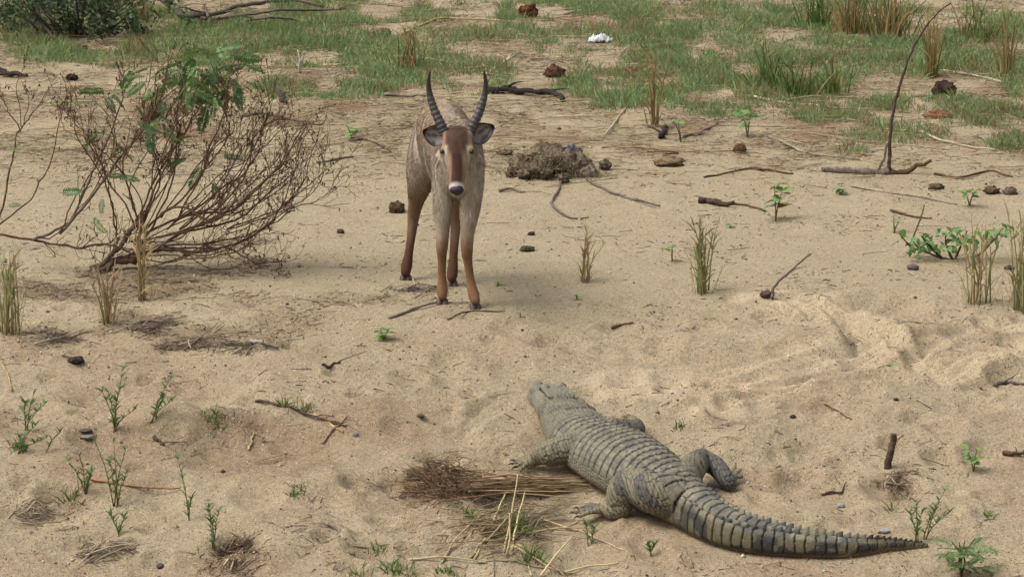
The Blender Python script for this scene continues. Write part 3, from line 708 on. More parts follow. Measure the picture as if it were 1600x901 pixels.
    c = mixc(c, C(150, 143, 120), sstep(-.1, .5, no) * .6)
    tone = hash2(np.round(u - .5 + 1e-3), np.round(cw), 15)      # scute to scute variation
    c = mixc(c, C(98, 98, 92), band * sstep(.62, .78, tone) * .55)
    c = mixc(c, C(160, 152, 128), band * sstep(.35, .2, tone) * .45)
    c = mixc(c, C(92, 92, 84), sstep(.1, .5, nf + .4 * no) * .55)
    c = mixc(c, C(150, 134, 88), sstep(.09, .04, hgt) * .6)
    side = tailm * sstep(.75, 1.05, np.abs(arc))
    c = mixc(c, C(108, 100, 72), side * .9)
    patch = vnoise(sv * 11 + 3, hgt * 9, 91) + .5 * vnoise(sv * 23, hgt * 20, 92)
    c = mixc(c, C(50, 50, 48), side * sstep(-.05, .22, patch) * .9)
    c = mixc(c, C(82, 84, 84), tailm * (1 - side / 1.0) * sstep(.0, .5, vnoise(sv * 9, lat * 8, 95)) * .6)
    c = mixc(c, C(60, 58, 46), sstep(Ltot - .45, Ltot - .15, sv) * .75)
    c = mixc(c, C(148, 138, 106), onleg * .4); c = mixc(c, C(88, 90, 86), onleg * sstep(.05, .4, n3(V, 9, 55)) * .75)
    headm = sstep(ctrl[2] + .06, ctrl[2] - .0, sv)
    c = mixc(c, C(138, 135, 116), headm * .9); c = mixc(c, C(112, 110, 96), headm * sstep(.1, .5, nf) * .6)
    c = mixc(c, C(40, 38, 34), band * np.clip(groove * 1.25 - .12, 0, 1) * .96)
    c = mixc(c, C(88, 82, 68), dors * colg * (1 - tailm) * .5)
    c = mixc(c, C(86, 74, 56), dors * keel * sstep(.78, .95, (ph + .5 + wob) % 1.0) * .7)
    c = mixc(c, C(64, 60, 50), small * crack * .85 * (1 - headm * .8))
    c = mixc(c, C(178, 148, 108), sstep(.035, .0, hgt) * .6)     # dry sand dusted on the lower edge
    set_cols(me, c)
    V2[:, 2] += base_h(V2[:, 0], V2[:, 1]); V2 -= o0
    me.vertices.foreach_set('co', V2.astype(np.float32).ravel()); me.update()
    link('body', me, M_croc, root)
    # upright tail scutes: two rows that run together into one
    k = 0; sq = ctrl[7] + .02
    while sq < Ltot - .03:
        f = (sq - ctrl[7]) / (Ltot - ctrl[7]); w = float(np.interp(sq, s, W)); t = float(np.interp(sq, s, Tt))
        single = f > .56; L = .046 - .02 * sstep(.6, 1, f); hh = .012 + .026 * float(sstep(.0, .5, f)) - .022 * float(sstep(.62, 1.0, f))
        for sg in ((0,) if single else (-1, 1)):
            off = sg * w * (.62 - .30 * float(sstep(.25, .56, f)))
            zb = t * (.90 if sg else .97) - .012
            th_ = .010 if not single else .007
            pr = [(-.55 * L, -.02), (-.42 * L, hh * .60), (.05 * L, hh * .92), (.50 * L, hh * 1.0), (.50 * L, hh * .35), (.55 * L, -.02)]
            Vs = []
            for e in (-1, 1):
                for (dx, dz) in pr:
                    b_ = on(sq + dx, off * (1 + .12 * dz / hh) + e * th_ * (1 - .75 * max(0, dz) / hh), zb + dz); Vs.append(b_)
            Vs = np.array(Vs); Vs[:, 2] += base_h(Vs[:, 0], Vs[:, 1])
            n = len(pr); Fs = [np.array([[0, 1, 2, 3, 4, 5][::-1], [6, 7, 8, 9, 10, 11]]), np.array([[a, (a + 1) % n, (a + 1) % n + n, a + n] for a in range(n)])]
            lc = C(140, 134, 112) if hash2(np.array([k]), np.array([sg + 2]), 5)[0] > .4 else C(92, 92, 88)
            if f > .75: lc = C(70, 66, 52)
            loc = Vs.mean(0); ob = link('tail_scute', MB().add(Vs - loc, Fs, lc).mesh('tail_scute', False), M_croc2, root); ob.location = loc - o0
        sq += L * 1.02; k += 1
    for sg in (-1, 1):
        e = on(hs_ - .118, sg * .078, .168); e[2] += base_h(e[0], e[1]); v, f, f3 = ball(e - o0, .013); link('eye', MB().add(v, [f, f3], C(40, 38, 26)).mesh('eye'), M_wet, root)
    for w_, t in claws:
        d = t - w_; d /= np.linalg.norm(d); q = np.array([t - d * .006, t + d * .014 + [0, 0, .004], t + d * .030 - [0, 0, .006]]); q[:, 2] += base_h(q[:, 0], q[:, 1])
        v, f, cc = tube(q - o0, [.008, .006, .001], 6, C(48, 44, 40)); link('claw', MB().add(v, f, cc).mesh('claw'), M_horn, root)
make_croc()

# ------------------------------------------------------------------ plant and debris builders
GREEN = C(108, 132, 66); GREEN2 = C(88, 118, 58); DKGREEN = C(62, 88, 42); STRAW = C(196, 172, 124); STRAW2 = C(168, 140, 96); BROWN = C(112, 82, 62); REDBR = C(116, 86, 68); GREYB = C(124, 110, 98); CHAR = C(58, 52, 48)
def gl(p, up=0.0):
    p = np.array(p, float); p[2] = float(ground_z(p[0], p[1])) + up; return p
def frame(d, up=(0, 0, 1)):
    d = np.asarray(d, float); d = d / np.linalg.norm(d); s = np.cross(up, d); 
    if np.linalg.norm(s) < 1e-3: s = np.array([0, 1.0, 0])
    s /= np.linalg.norm(s); u = np.cross(d, s); return d, s, u
def mat4(p, d, scale=1.0, roll=0.0):
    d, s, u = frame(d); s2 = s * math.cos(roll) + u * math.sin(roll); u2 = np.cross(d, s2)
    m = Matrix(((d[0] * scale, s2[0] * scale, u2[0] * scale, p[0]), (d[1] * scale, s2[1] * scale, u2[1] * scale, p[1]), (d[2] * scale, s2[2] * scale, u2[2] * scale, p[2]), (0, 0, 0, 1)))
    return m
def put(name, me, p, d, scale, parent, roll=0.0):
    """child whose basis is given relative to its parent's location (parents here are never rotated)"""
    o = link(name, me, None, parent); loc = parent.location if parent else Vector((0, 0, 0))
    o.matrix_basis = mat4(np.asarray(p) - np.array(loc), d, scale, roll); return o
def frond_mesh(pairs, col, seed, wid=.26):
    r = np.random.default_rng(seed); mb = MB(); t = np.linspace(0, 1, 8); sag = lambda q: -.22 * q * q
    v, f, c = tube(np.stack([t, 0 * t, sag(t)], -1), .012 * (1 - .7 * t), 4, col * .8); mb.add(v, f, c)
    for k in range(pairs):
        q = .12 + .86 * k / (pairs - 1)
        for s in (-1, 1):
            L = wid * math.sin(math.pi * (.18 + .72 * q)) * r.uniform(.85, 1.1); w = .040 * r.uniform(.8, 1.2); a = R(62 - 20 * q) ; dr = r.uniform(.15, .5)
            d = np.array([math.cos(a), s * math.sin(a), -dr * .5]); p0 = np.array([q, 0, sag(q)]); e = np.array([-math.sin(a) * s, math.cos(a), 0]) * w
            V = [p0, p0 + d * L * .4 + e, p0 + d * L * .8 + e * .7 - [0, 0, .03 * dr], p0 + d * L - [0, 0, .08 * dr], p0 + d * L * .8 - e * .7 - [0, 0, .03 * dr], p0 + d * L * .4 - e]
            mb.add(np.array(V), [np.array([[0, 1, 2, 3], [0, 3, 4, 5]])], col * r.uniform(.75, 1.25))
    me = mb.mesh('frond', False); me.materials.append(M_leaf); return me
def leaf_mesh(col, seed, wid=.36, lobed=False):
    r = np.random.default_rng(seed); t = np.linspace(0, 1, 9); w = wid * np.sin(math.pi * np.clip(t, 0, 1) ** .8) ** .9 * (1 + (.25 * np.sin(t * 20) if lobed else 0)); z = -.28 * t ** 2 + .06 * t
    V = np.concatenate([np.stack([t, w, z + .20 * w], -1), np.stack([t, 0 * t, z], -1), np.stack([t, -w, z + .20 * w], -1)]); n = 9
    F = np.array([[a + i, a + i + 1, a + n + i + 1, a + n + i][::-1] for a in (0, n) for i in range(n - 1)])
    c = np.repeat(col[None], 27, 0); c[9:18] *= 1.25; me = MB().add(V, [F], c * r.uniform(.9, 1.1)).mesh('leaf', True); me.materials.append(M_leaf); return me
FRONDS = [frond_mesh(p, C(*c), s) for p, c, s in ((10, (116, 150, 82), 1), (12, (98, 134, 72), 2), (9, (138, 166, 92), 3), (11, (104, 140, 84), 4))]
LEAVES = [leaf_mesh(C(*c), s, w) for c, s, w in (((132, 172, 88), 1, .34), ((116, 154, 82), 2, .3), ((148, 180, 98), 3, .36), ((106, 146, 84), 4, .24))]
YLEAF = leaf_mesh(C(196, 160, 62), 8, .3); DLEAF = leaf_mesh(C(104, 78, 54), 9, .3)
def wiggle(pts, n, amt, seed):
    c = curve(pts, n); r = np.random.default_rng(seed); k = r.normal(0, amt, c.shape); k[1:-1] = (k[1:-1] + k[:-2] + k[2:]) / 3; k[0] = 0; return c + k
def stick(name, pts, rpx, col, label, cat='stick', group=None, lift=None, sides=6, taper=.5, mat=None, twigs=0, rough=.15):
    """a stick lying on the ground along photo points; lift = height of each point in pixels"""
    lift = lift or [0] * len(pts); q = []
    for (a, b), h in zip(pts, lift):
        p = P(a, b + h); m = mpp(p); p = gl(p, h * m + rpx * m * .45); q.append(p)
    m = mpp(q[0]); seed = int(pts[0][0] * 7 + pts[0][1]); c = wiggle(np.array(q), 6, rpx * m * .35, seed); n = len(c)
    if not any(lift): c[:, 2] = np.maximum(c[:, 2], ground_z(c[:, 0], c[:, 1]) + rpx * m * .3)
    r = rpx * m * (1 - (1 - taper) * np.linspace(0, 1, n)) * .5 * 1.15
    v, f, cc = tube(c, r, sides, jit(col, n, .12, .03), rough, seed=seed)
    o0 = q[0]; ob = link(name, MB().add(v - o0, f, cc).mesh(name), mat or M_bark); ob.location = o0; tag(ob, label, cat, group)
    rr = np.random.default_rng(seed)
    for k in range(twigs):
        i = rr.integers(n // 4, n - 1); d = c[min(i + 1, n - 1)] - c[i - 1]; d /= np.linalg.norm(d); d = d + rr.normal(0, .6, 3); d[2] = abs(d[2]) * .4; L = rr.uniform(15, 45) * m
        pp = wiggle(np.array([c[i], c[i] + d * L * .5, c[i] + d * L + [0, 0, -.1 * L]]), 4, .004, seed + k); pp[:, 2] = np.maximum(pp[:, 2], ground_z(pp[:, 0], pp[:, 1]) + .002)
        v, f, cc = tube(pp - o0, np.linspace(r[i] * .5, .0015, len(pp)), 4, col); t = link('twig', MB().add(v, f, cc).mesh('twig'), mat or M_bark, ob)
    return ob
def tuft(name, label, cat, px, py, hpx, n, col, straw=.3, spread=.25, wpx=2.2, droop=.35, group=None, foot=8, scol=STRAW, culms=0, lean=(0, 0)):
    p = gl(P(px, py)); m = mpp(p); root = thing(name, label, cat, p, group)
    b = rng.normal(0, 1, (n, 3)) * foot * m * .5; b[:, 2] = 0
    b[:, 2] = ground_z(p[0] + b[:, 0], p[1] + b[:, 1]) - p[2] - .004
    d = rng.normal(0, spread, (n, 3)) + b * (.6 * spread / (foot * m)); d[:, 2] = 1; d[:, 0] += lean[0]; d[:, 1] += lean[1]
    L = hpx * m * (.15 + .95 * rng.random(n) ** 1.4); isS = rng.random(n) < straw
    c = np.where(isS[:, None], jit(scol, n), jit(col, n, .2, .08))
    V, F, cc = blades(b, d, L, wpx * m * rng.uniform(.6, 1.1, n), droop * rng.uniform(.2, 1.6, n), c)
    link('blades', np_mesh('blades', V, F, cc), M_grass, root, 'stuff')
    for k in range(culms):
        t0 = rng.normal(0, foot * m * .35, 2); h = hpx * m * rng.uniform(.7, 1.1); dd = rng.normal(0, spread * .5, 2) + lean
        z0 = float(ground_z(p[0] + t0[0], p[1] + t0[1]) - p[2]); pts = np.array([[t0[0], t0[1], z0 - .005], [t0[0] + dd[0] * h * .45, t0[1] + dd[1] * h * .45, z0 + h * .55], [t0[0] + dd[0] * h * 1.2, t0[1] + dd[1] * h * 1.2, z0 + h]])
        ccol = jit(col if rng.random() > straw + .2 else scol, 1)[0]; pc = wiggle(pts, 4, .003, k + int(px)); v, f, c2 = tube(pc, np.linspace(1.3 * m, .5 * m, len(pc)), 4, ccol)
        mb = MB().add(v, f, c2)
        nb = 5; idx = rng.integers(1, len(pc) - 1, nb); V, F, c3 = blades(pc[idx], np.column_stack([rng.normal(0, .5, (nb, 2)), np.ones(nb)]), hpx * m * rng.uniform(.15, .32, nb), 2.2 * m, .5, jit(ccol, nb)); mb.add(V, F, c3)
        link('stalk', mb.mesh('stalk'), M_grass, root, 'stuff')
    return root
def weed(name, label, px, py, tops, col=C(96, 122, 64), group=None, leafpx=15, nl=18, wpx=2.6):
    """upright herb with narrow leaves along each stem; tops = photo points the stems reach"""
    p = gl(P(px, py)); m = mpp(p); root = thing(name, label, 'weed', p, group)
    for k, (tx, ty) in enumerate(tops):
        dx, dz = (tx - px) * m, (py - ty) * m / cp; b = rng.normal(0, 2.0 * m, 2); dy = rng.normal(0, .15) * dz
        pts = wiggle(np.array([[b[0], b[1], -.005], [b[0] + dx * .35, b[1] + dy * .4, dz * .5], [b[0] + dx, b[1] + dy, dz]]), 5, .003, k + int(px)); n = len(pts)
        v, f, c = tube(pts, np.linspace(1.1 * m, .4 * m, n), 5, C(116, 110, 70)); st = link('stem', MB().add(v, f, c).mesh('stem'), M_bark, root)
        q = rng.uniform(.15, 1, nl) ** .8; q[-4:] = 1; i = np.clip((q * (n - 1)).astype(int), 0, n - 1); az = rng.uniform(0, 6.28, nl)
        d = np.stack([np.cos(az) * .75, np.sin(az) * .75, rng.uniform(.5, 1.3, nl)], -1)
        V, F, c = blades(pts[i], d, leafpx * m * rng.uniform(.6, 1.15, nl), wpx * m * rng.uniform(.7, 1.1, nl), .45, jit(col, nl, .18, .06)); link('leaves', np_mesh('leaves', V, F, c), M_leaf, st, 'stuff')
    return root
def seedling(label, px, py, tops, nleaf, leafpx, group=None, yellow=0, name='seedling', meshes=None):
    p = gl(P(px, py)); m = mpp(p); root = thing(name, label, 'seedling', p, group); meshes = meshes or LEAVES
    for k, (tx, ty) in enumerate(tops):
        dx, dz = (tx - px) * m, (py - ty) * m / cp; dy = rng.normal(0, .2) * dz
        pts = wiggle(np.array([[0, 0, -.005], [dx * .4, dy * .5, dz * .55], [dx, dy, dz]]), 4, .002, k + int(px)); n = len(pts)
        v, f, c = tube(pts, np.linspace(1.3 * m, .6 * m, n), 5, C(134, 122, 84)); link('stem', MB().add(v, f, c).mesh('stem'), M_bark, root)
        az0 = rng.uniform(0, 6.28)
        for j in range(nleaf):
            i = n - 1 if j < 2 else int(rng.uniform(.35, 1) * (n - 1)); az = az0 + j * 2.4; L = leafpx * m * rng.uniform(.7, 1.15)
            me = YLEAF if yellow and j == nleaf - 1 else meshes[rng.integers(len(meshes))]
            o = link('leaf', me, None, root); o.matrix_basis = mat4(pts[i], (math.cos(az), math.sin(az), rng.uniform(-.1, .55)), L, rng.normal(0, .25))
    return root
def lump_mesh(name, r, amp, sc, seed, col, nu=22, nv=14, flat=.75, col2=None):
    rr = np.random.default_rng(seed); off = rr.uniform(-50, 50, 3); V = []; 
    for j in range(nv + 1):
        f = -math.pi / 2 + math.pi * j / nv
        for i in range(nu):
            t = 2 * math.pi * i / nu; V.append((math.cos(f) * math.cos(t), math.cos(f) * math.sin(t), math.sin(f)))
    V = np.array(V); d = np.array([mnoise.fractal(Vector(v * sc + off), 1.0, 2.0, 4) for v in V])
    c = np.ones((len(V), 1)) * col
    if col2 is not None: c = mixc(c, col2, sstep(-.1, .35, d))
    V = V * (1 + amp * d)[:, None] * np.array([1, .9, flat]) * r
    F = np.array([[j * nu + i, j * nu + (i + 1) % nu, (j + 1) * nu + (i + 1) % nu, (j + 1) * nu + i] for j in range(nv) for i in range(nu)])
    return MB().add(V, [F], c).mesh(name)
def lump(name, label, cat, px, py, wpx, col, mat, amp=.3, sc=2.2, flat=.75, group=None, col2=None):
    p = P(px, py); m = mpp(p); r = wpx * m / 2; p = gl(p, r * flat * .55); o = link(name, lump_mesh(name, r, amp, sc, int(px + py), col, flat=flat, col2=col2), mat); o.location = p; return tag(o, label, cat, group)

# ------------------------------------------------------------------ big half-dry shrub and its neighbour
Z = lambda x, y: (x / 2.144, 60 + y / 2.144)
def shrub(root, lines, y0, rbase, spread, ntw, sidelen, seed):
    r = np.random.default_rng(seed); org = np.array(root.location); tips = []
    for li, (pts, r0, r1) in enumerate(lines):
        oy = 0 if r1 > .008 else r.uniform(-spread, spread); n0 = len(pts); q = []
        if li > 1: pts = [(a + r.normal(0, 8) * (i > 0), b + r.normal(0, 8) * (i > 0)) for i, (a, b) in enumerate(pts)]
        for i, (a, b) in enumerate(pts):
            w = i / (n0 - 1); p = at_depth(*Z(a, b), y0 + oy * w ** .8); p[2] = max(p[2], float(ground_z(p[0], p[1])) + r0); q.append(p)
        c = wiggle(np.array(q), 7, .012, seed * 100 + li); c[:, 2] = np.maximum(c[:, 2], ground_z(c[:, 0], c[:, 1]) + .006); n = len(c)
        if r0 > .025: c[:, 2] -= .10 * (1 - np.linspace(0, 1, n)) ** 3
        rad = np.linspace(r0 * (.6 if r0 > .025 else 1), r1, n) * (1 if r0 > .02 else .72)
        base = GREYB if r0 > .013 else REDBR; t = np.linspace(0, 1, n)[:, None]; cc = base * (1 - t) + REDBR * t
        v, f, cl = tube(c - org, rad, 7, jit(cc, n, .15, .03) if cc.ndim == 1 else cc * np.exp(r.normal(0, .12, (n, 1))), .12, seed=li); br = link('branch', MB().add(v, f, cl).mesh('branch'), M_bark, root)
        mb = MB(); tips.append(c[-1])
        for k in range(ntw):
            i = int(r.uniform(.3, .98) * (n - 1)); T = c[min(i + 1, n - 1)] - c[max(i - 1, 0)]; T /= np.linalg.norm(T) + 1e-9
            d = T * .8 + r.normal(0, .55, 3) + np.array([0, 0, .35]); d /= np.linalg.norm(d); L = sidelen * r.uniform(.35, 1.1); bend = r.normal(0, .22, 3) + [0, 0, .18]
            pp = wiggle(np.array([c[i], c[i] + d * L * .5, c[i] + (d + bend) * L]), 5, .007, seed * 1000 + li * 40 + k); m = len(pp); pp[:, 2] = np.maximum(pp[:, 2], ground_z(pp[:, 0], pp[:, 1]) + .01)
            col = [C(112, 84, 66), C(98, 74, 60), C(146, 120, 94), C(126, 98, 78)][r.integers(4)]
            v, f, cl = tube(pp - org, np.linspace(min(rad[i] * .6, .0042), .0015, m), 4, col); mb.add(v, f, cl); tips.append(pp[-1])
            for s in range(r.integers(2, 6)):
                j = r.integers(m // 3, m); d2 = pp[j] - pp[j - 1]; d2 = d2 / (np.linalg.norm(d2) + 1e-9) + r.normal(0, .7, 3) + [0, 0, .2]; L2 = L * r.uniform(.15, .45)
                p3 = np.array([pp[j], pp[j] + d2 * L2 * .5 + r.normal(0, .008, 3), pp[j] + d2 * L2]); p3[:, 2] = np.maximum(p3[:, 2], ground_z(p3[:, 0], p3[:, 1]) + .01)
                v, f, cl = tube(p3 - org, [.0024, .0019, .0013], 3, col); mb.add(v, f, cl); tips.append(p3[-1])
                if r.random() < .35:                            # shrivelled pods and curled dead leaves
                    e = p3[-1] - org; dd = np.array([r.normal(0, .4), r.normal(0, .4), -1.0]); V, F, c4 = blades(np.array([e]), np.array([dd]), .028 * r.uniform(.5, 1.3), .011, .4, jit(C(98, 70, 54), 1)); mb.add(V, F, c4)
        if ntw: link('twigs', mb.mesh('twigs', False), M_bark, br, 'stuff')
    return np.array(tips)
BASE = P(115, 428); y0 = BASE[1] + .05
sh = thing('dry_shrub', 'big tangled half-dry shrub with reddish bare branches and some green fronds left of the antelope', 'shrub', gl(BASE))
LINES = [([(225, 795), (320, 765), (400, 745), (450, 738)], .036, .028), ([(240, 785), (330, 745), (390, 700), (440, 640), (480, 600)], .026, .018),
    ([(430, 742), (560, 690), (700, 620), (830, 540), (940, 420), (1000, 300)], .019, .004), ([(480, 640), (600, 565), (720, 600), (850, 500), (950, 400)], .012, .004),
    ([(300, 765), (520, 720), (700, 695), (860, 650), (960, 560), (1000, 420)], .014, .004), ([(470, 640), (420, 480), (430, 380), (520, 240), (560, 110), (582, 10)], .010, .003),
    ([(200, 655), (330, 500), (450, 350), (540, 230), (560, 80)], .014, .004), ([(110, 675), (230, 595), (320, 380), (400, 200), (410, 120)], .014, .004),
    ([(480, 620), (530, 480), (510, 330), (480, 200)], .010, .003), ([(540, 600), (660, 480), (720, 300), (760, 200), (690, 80)], .010, .003), ([(600, 600), (700, 450), (765, 330), (750, 230)], .009, .003),
    ([(480, 660), (640, 590), (780, 565), (880, 470), (960, 380), (1020, 260)], .013, .003), ([(440, 640), (560, 420), (640, 280), (660, 200)], .010, .003), ([(560, 660), (780, 605), (900, 520), (980, 440), (990, 330)], .012, .003),
    ([(-60, 650), (110, 668), (250, 690), (360, 690), (450, 720)], .013, .009), ([(390, 640), (350, 480), (270, 330), (250, 240)], .009, .003), ([(560, 640), (760, 500), (850, 400), (900, 260), (920, 200)], .010, .003),
    ([(600, 640), (720, 540), (860, 330), (880, 220)], .010, .003), ([(760, 640), (930, 560), (1050, 490), (1150, 415)], .008, .002), ([(480, 650), (400, 540), (330, 400), (270, 290), (230, 220)], .010, .003),
    ([(440, 720), (600, 700), (760, 720), (860, 760), (970, 780)], .010, .003), ([(400, 730), (560, 740), (700, 740), (840, 700), (900, 600)], .010, .003), ([(460, 700), (560, 560), (600, 400), (590, 250), (640, 120)], .011, .003),
    ([(450, 690), (500, 520), (600, 330), (700, 210), (790, 110)], .011, .003), ([(440, 680), (660, 640), (820, 480), (870, 300), (1010, 250)], .011, .003), ([(520, 690), (740, 680), (930, 600), (1010, 470), (1060, 300)], .009, .003)]
LINES += [([(a + (random.gauss(0, 30) if i else 0), b + (random.gauss(0, 26) if i else 0)) for i, (a, b) in enumerate(pts)], min(r0, .007), .002) for pts, r0, r1 in LINES[2:] if r1 < .008]
tips = shrub(sh, LINES, y0, .03, .38, 12, .22, 7)
fr_px = [(690, 90), (720, 60), (750, 110), (780, 90), (800, 130), (740, 160), (690, 150), (710, 200), (660, 120), (650, 60), (640, 160), (620, 130), (600, 180), (590, 110), (560, 210), (540, 260), (520, 180), (510, 290), (480, 130), (450, 110), (330, 180), (300, 200), (350, 175),
         (340, 310), (370, 330), (320, 340), (375, 370), (560, 310), (570, 340), (720, 450), (690, 430), (715, 480), (740, 405), (680, 335), (410, 520), (400, 460), (360, 450), (340, 590), (320, 605), (190, 520), (640, 400), (480, 360), (770, 60), (730, 30), (680, 40), (760, 150), (620, 70)]
for k, (a, b) in enumerate(fr_px + [(a + 12, b + 14) for a, b in fr_px[:24]] + [(a - 10, b + 22) for a, b in fr_px[:14]] + [(700 + 22 * math.cos(q * 2.4) * q ** .5, 125 + 17 * math.sin(q * 2.4) * q ** .5) for q in range(34)] + [(520 + 26 * math.cos(q * 2.4) * q ** .5, 200 + 26 * math.sin(q * 2.4) * q ** .5) for q in range(16)]):
    p = at_depth(*Z(a + rng.normal(0, 6), b + rng.normal(0, 6)), y0 + rng.uniform(-.25, .3)); az = rng.uniform(0, 6.28)
    put('frond', FRONDS[rng.integers(4)], p, (math.cos(az), math.sin(az) * .5, rng.uniform(-1.0, .35)), rng.uniform(.12, .21), sh, rng.normal(0, .9))
ls = thing('dry_shrub', 'thin leafless shrub of few dark stems at the left edge of the view', 'shrub', gl(P(-12, 392)))
shrub(ls, [([(-45, 690), (0, 590), (40, 400), (70, 310), (110, 250), (190, 145)], .013, .003), ([(70, 312), (20, 230), (-5, 150)], .007, .003), ([(80, 290), (86, 200), (84, 120)], .005, .002), ([(72, 300), (68, 180), (70, 80)], .005, .002),
           ([(-60, 690), (0, 622), (100, 540), (180, 400), (215, 270), (225, 170)], .010, .003)], P(-12, 392)[1], .03, .1, 3, .14, 9)
for (a, b) in ((10, 350), (20, 370), (30, 480), (8, 520), (45, 540), (25, 560), (5, 430)):
    put('frond', FRONDS[2], at_depth(*Z(a, b), P(-12, 392)[1] + rng.uniform(-.1, .1)), (rng.normal(), rng.normal() * .5, .1), .09, ls, rng.normal(0, .5))

# ------------------------------------------------------------------ dead wood that can be picked out one by one
fb = thing('dead_branch', 'dark fallen branch with one tall bare stem rising from it at right', 'branch', gl(P(1385, 272)))
org = np.array(fb.location); m = mpp(org)
def fb_part(name, pts, r0, r1, col, seed, h=None):
    q = []
    for i, (a, b) in enumerate(pts):
        p = at_depth(a, b, org[1] + (0 if h is None else h[i])); p[2] = max(p[2], float(ground_z(p[0], p[1])) + r0 * .4); q.append(p)
    c = wiggle(np.array(q), 8, r0 * .35, seed); v, f, cc = tube(c - org, np.linspace(r0, r1, len(c)), 9, jit(col, len(c), .16, .03), .26 if name == 'log' else .16, seed=seed); return link(name, MB().add(v, f, cc).mesh(name), M_bark, fb)
fb_part('log', [(1286, 267), (1310, 270), (1345, 274), (1375, 270), (1392, 266)], .026, .036, GREYB, 1); fb_part('side_branch', [(1375, 270), (1410, 272), (1432, 262), (1456, 251)], .026, .012, BROWN, 2); fb_part('side_branch', [(1380, 268), (1395, 278), (1412, 277)], .024, .012, GREYB, 3)
fb_part('upright_stem', [(1389, 268), (1390, 225), (1394, 180), (1402, 150), (1412, 115), (1422, 85), (1440, 52), (1462, 24), (1486, 4)], .015, .005, C(94, 78, 66), 4); fb_part('side_branch', [(1370, 270), (1382, 245), (1386, 225)], .012, .008, GREYB, 5)
st = PB(1386, 727); sp_ = gl(st); mm = mpp(sp_)
c = wiggle(np.array([[0, 0, -.06], [.004, 0, .04], [.022, 0, .10], [.035, .01, .15], [.041, .01, .205]]), 5, .003, 3); v, f, cc = tube(c, np.linspace(.022, .018, len(c)), 10, jit(C(98, 78, 66), len(c), .12, .03), .12)
so = link('stump', MB().add(v, f, cc).mesh('stump'), M_bark); so.location = sp_; tag(so, 'short dark stick standing upright in bare sand above the crocodile tail', 'stick')
stick('log', [(758, 146), (790, 147), (830, 151), (862, 152), (880, 160)], 12, CHAR, 'thick charred log half buried behind the antelope horns', 'log', twigs=2)
stick('log', [(1092, 317), (1118, 321), (1142, 324)], 11, C(84, 66, 54), 'short dark rotten log on open sand, broken at one end', 'log'); stick('twig', [(1140, 320), (1170, 323), (1196, 331)], 4, BROWN, 'thin curved twig reaching from the short dark rotten log', 'twig', twigs=1)
stick('log', [(-6, 117), (18, 121), (46, 121)], 11, C(76, 62, 56), 'dark brown log cut off by the left edge of the view', 'log')
stick('twig', [(1205, 468), (1209, 450), (1228, 432), (1266, 398)], 5, GREYB, 'grey forked twig leaning up out of a small dark stub', 'twig', lift=[0, 14, 30, 55], twigs=2)
lump('stub', 'small dark stub of wood at the foot of a leaning twig', 'wood', 1197, 463, 20, C(106, 84, 66), M_bark, .25, 2, .6)
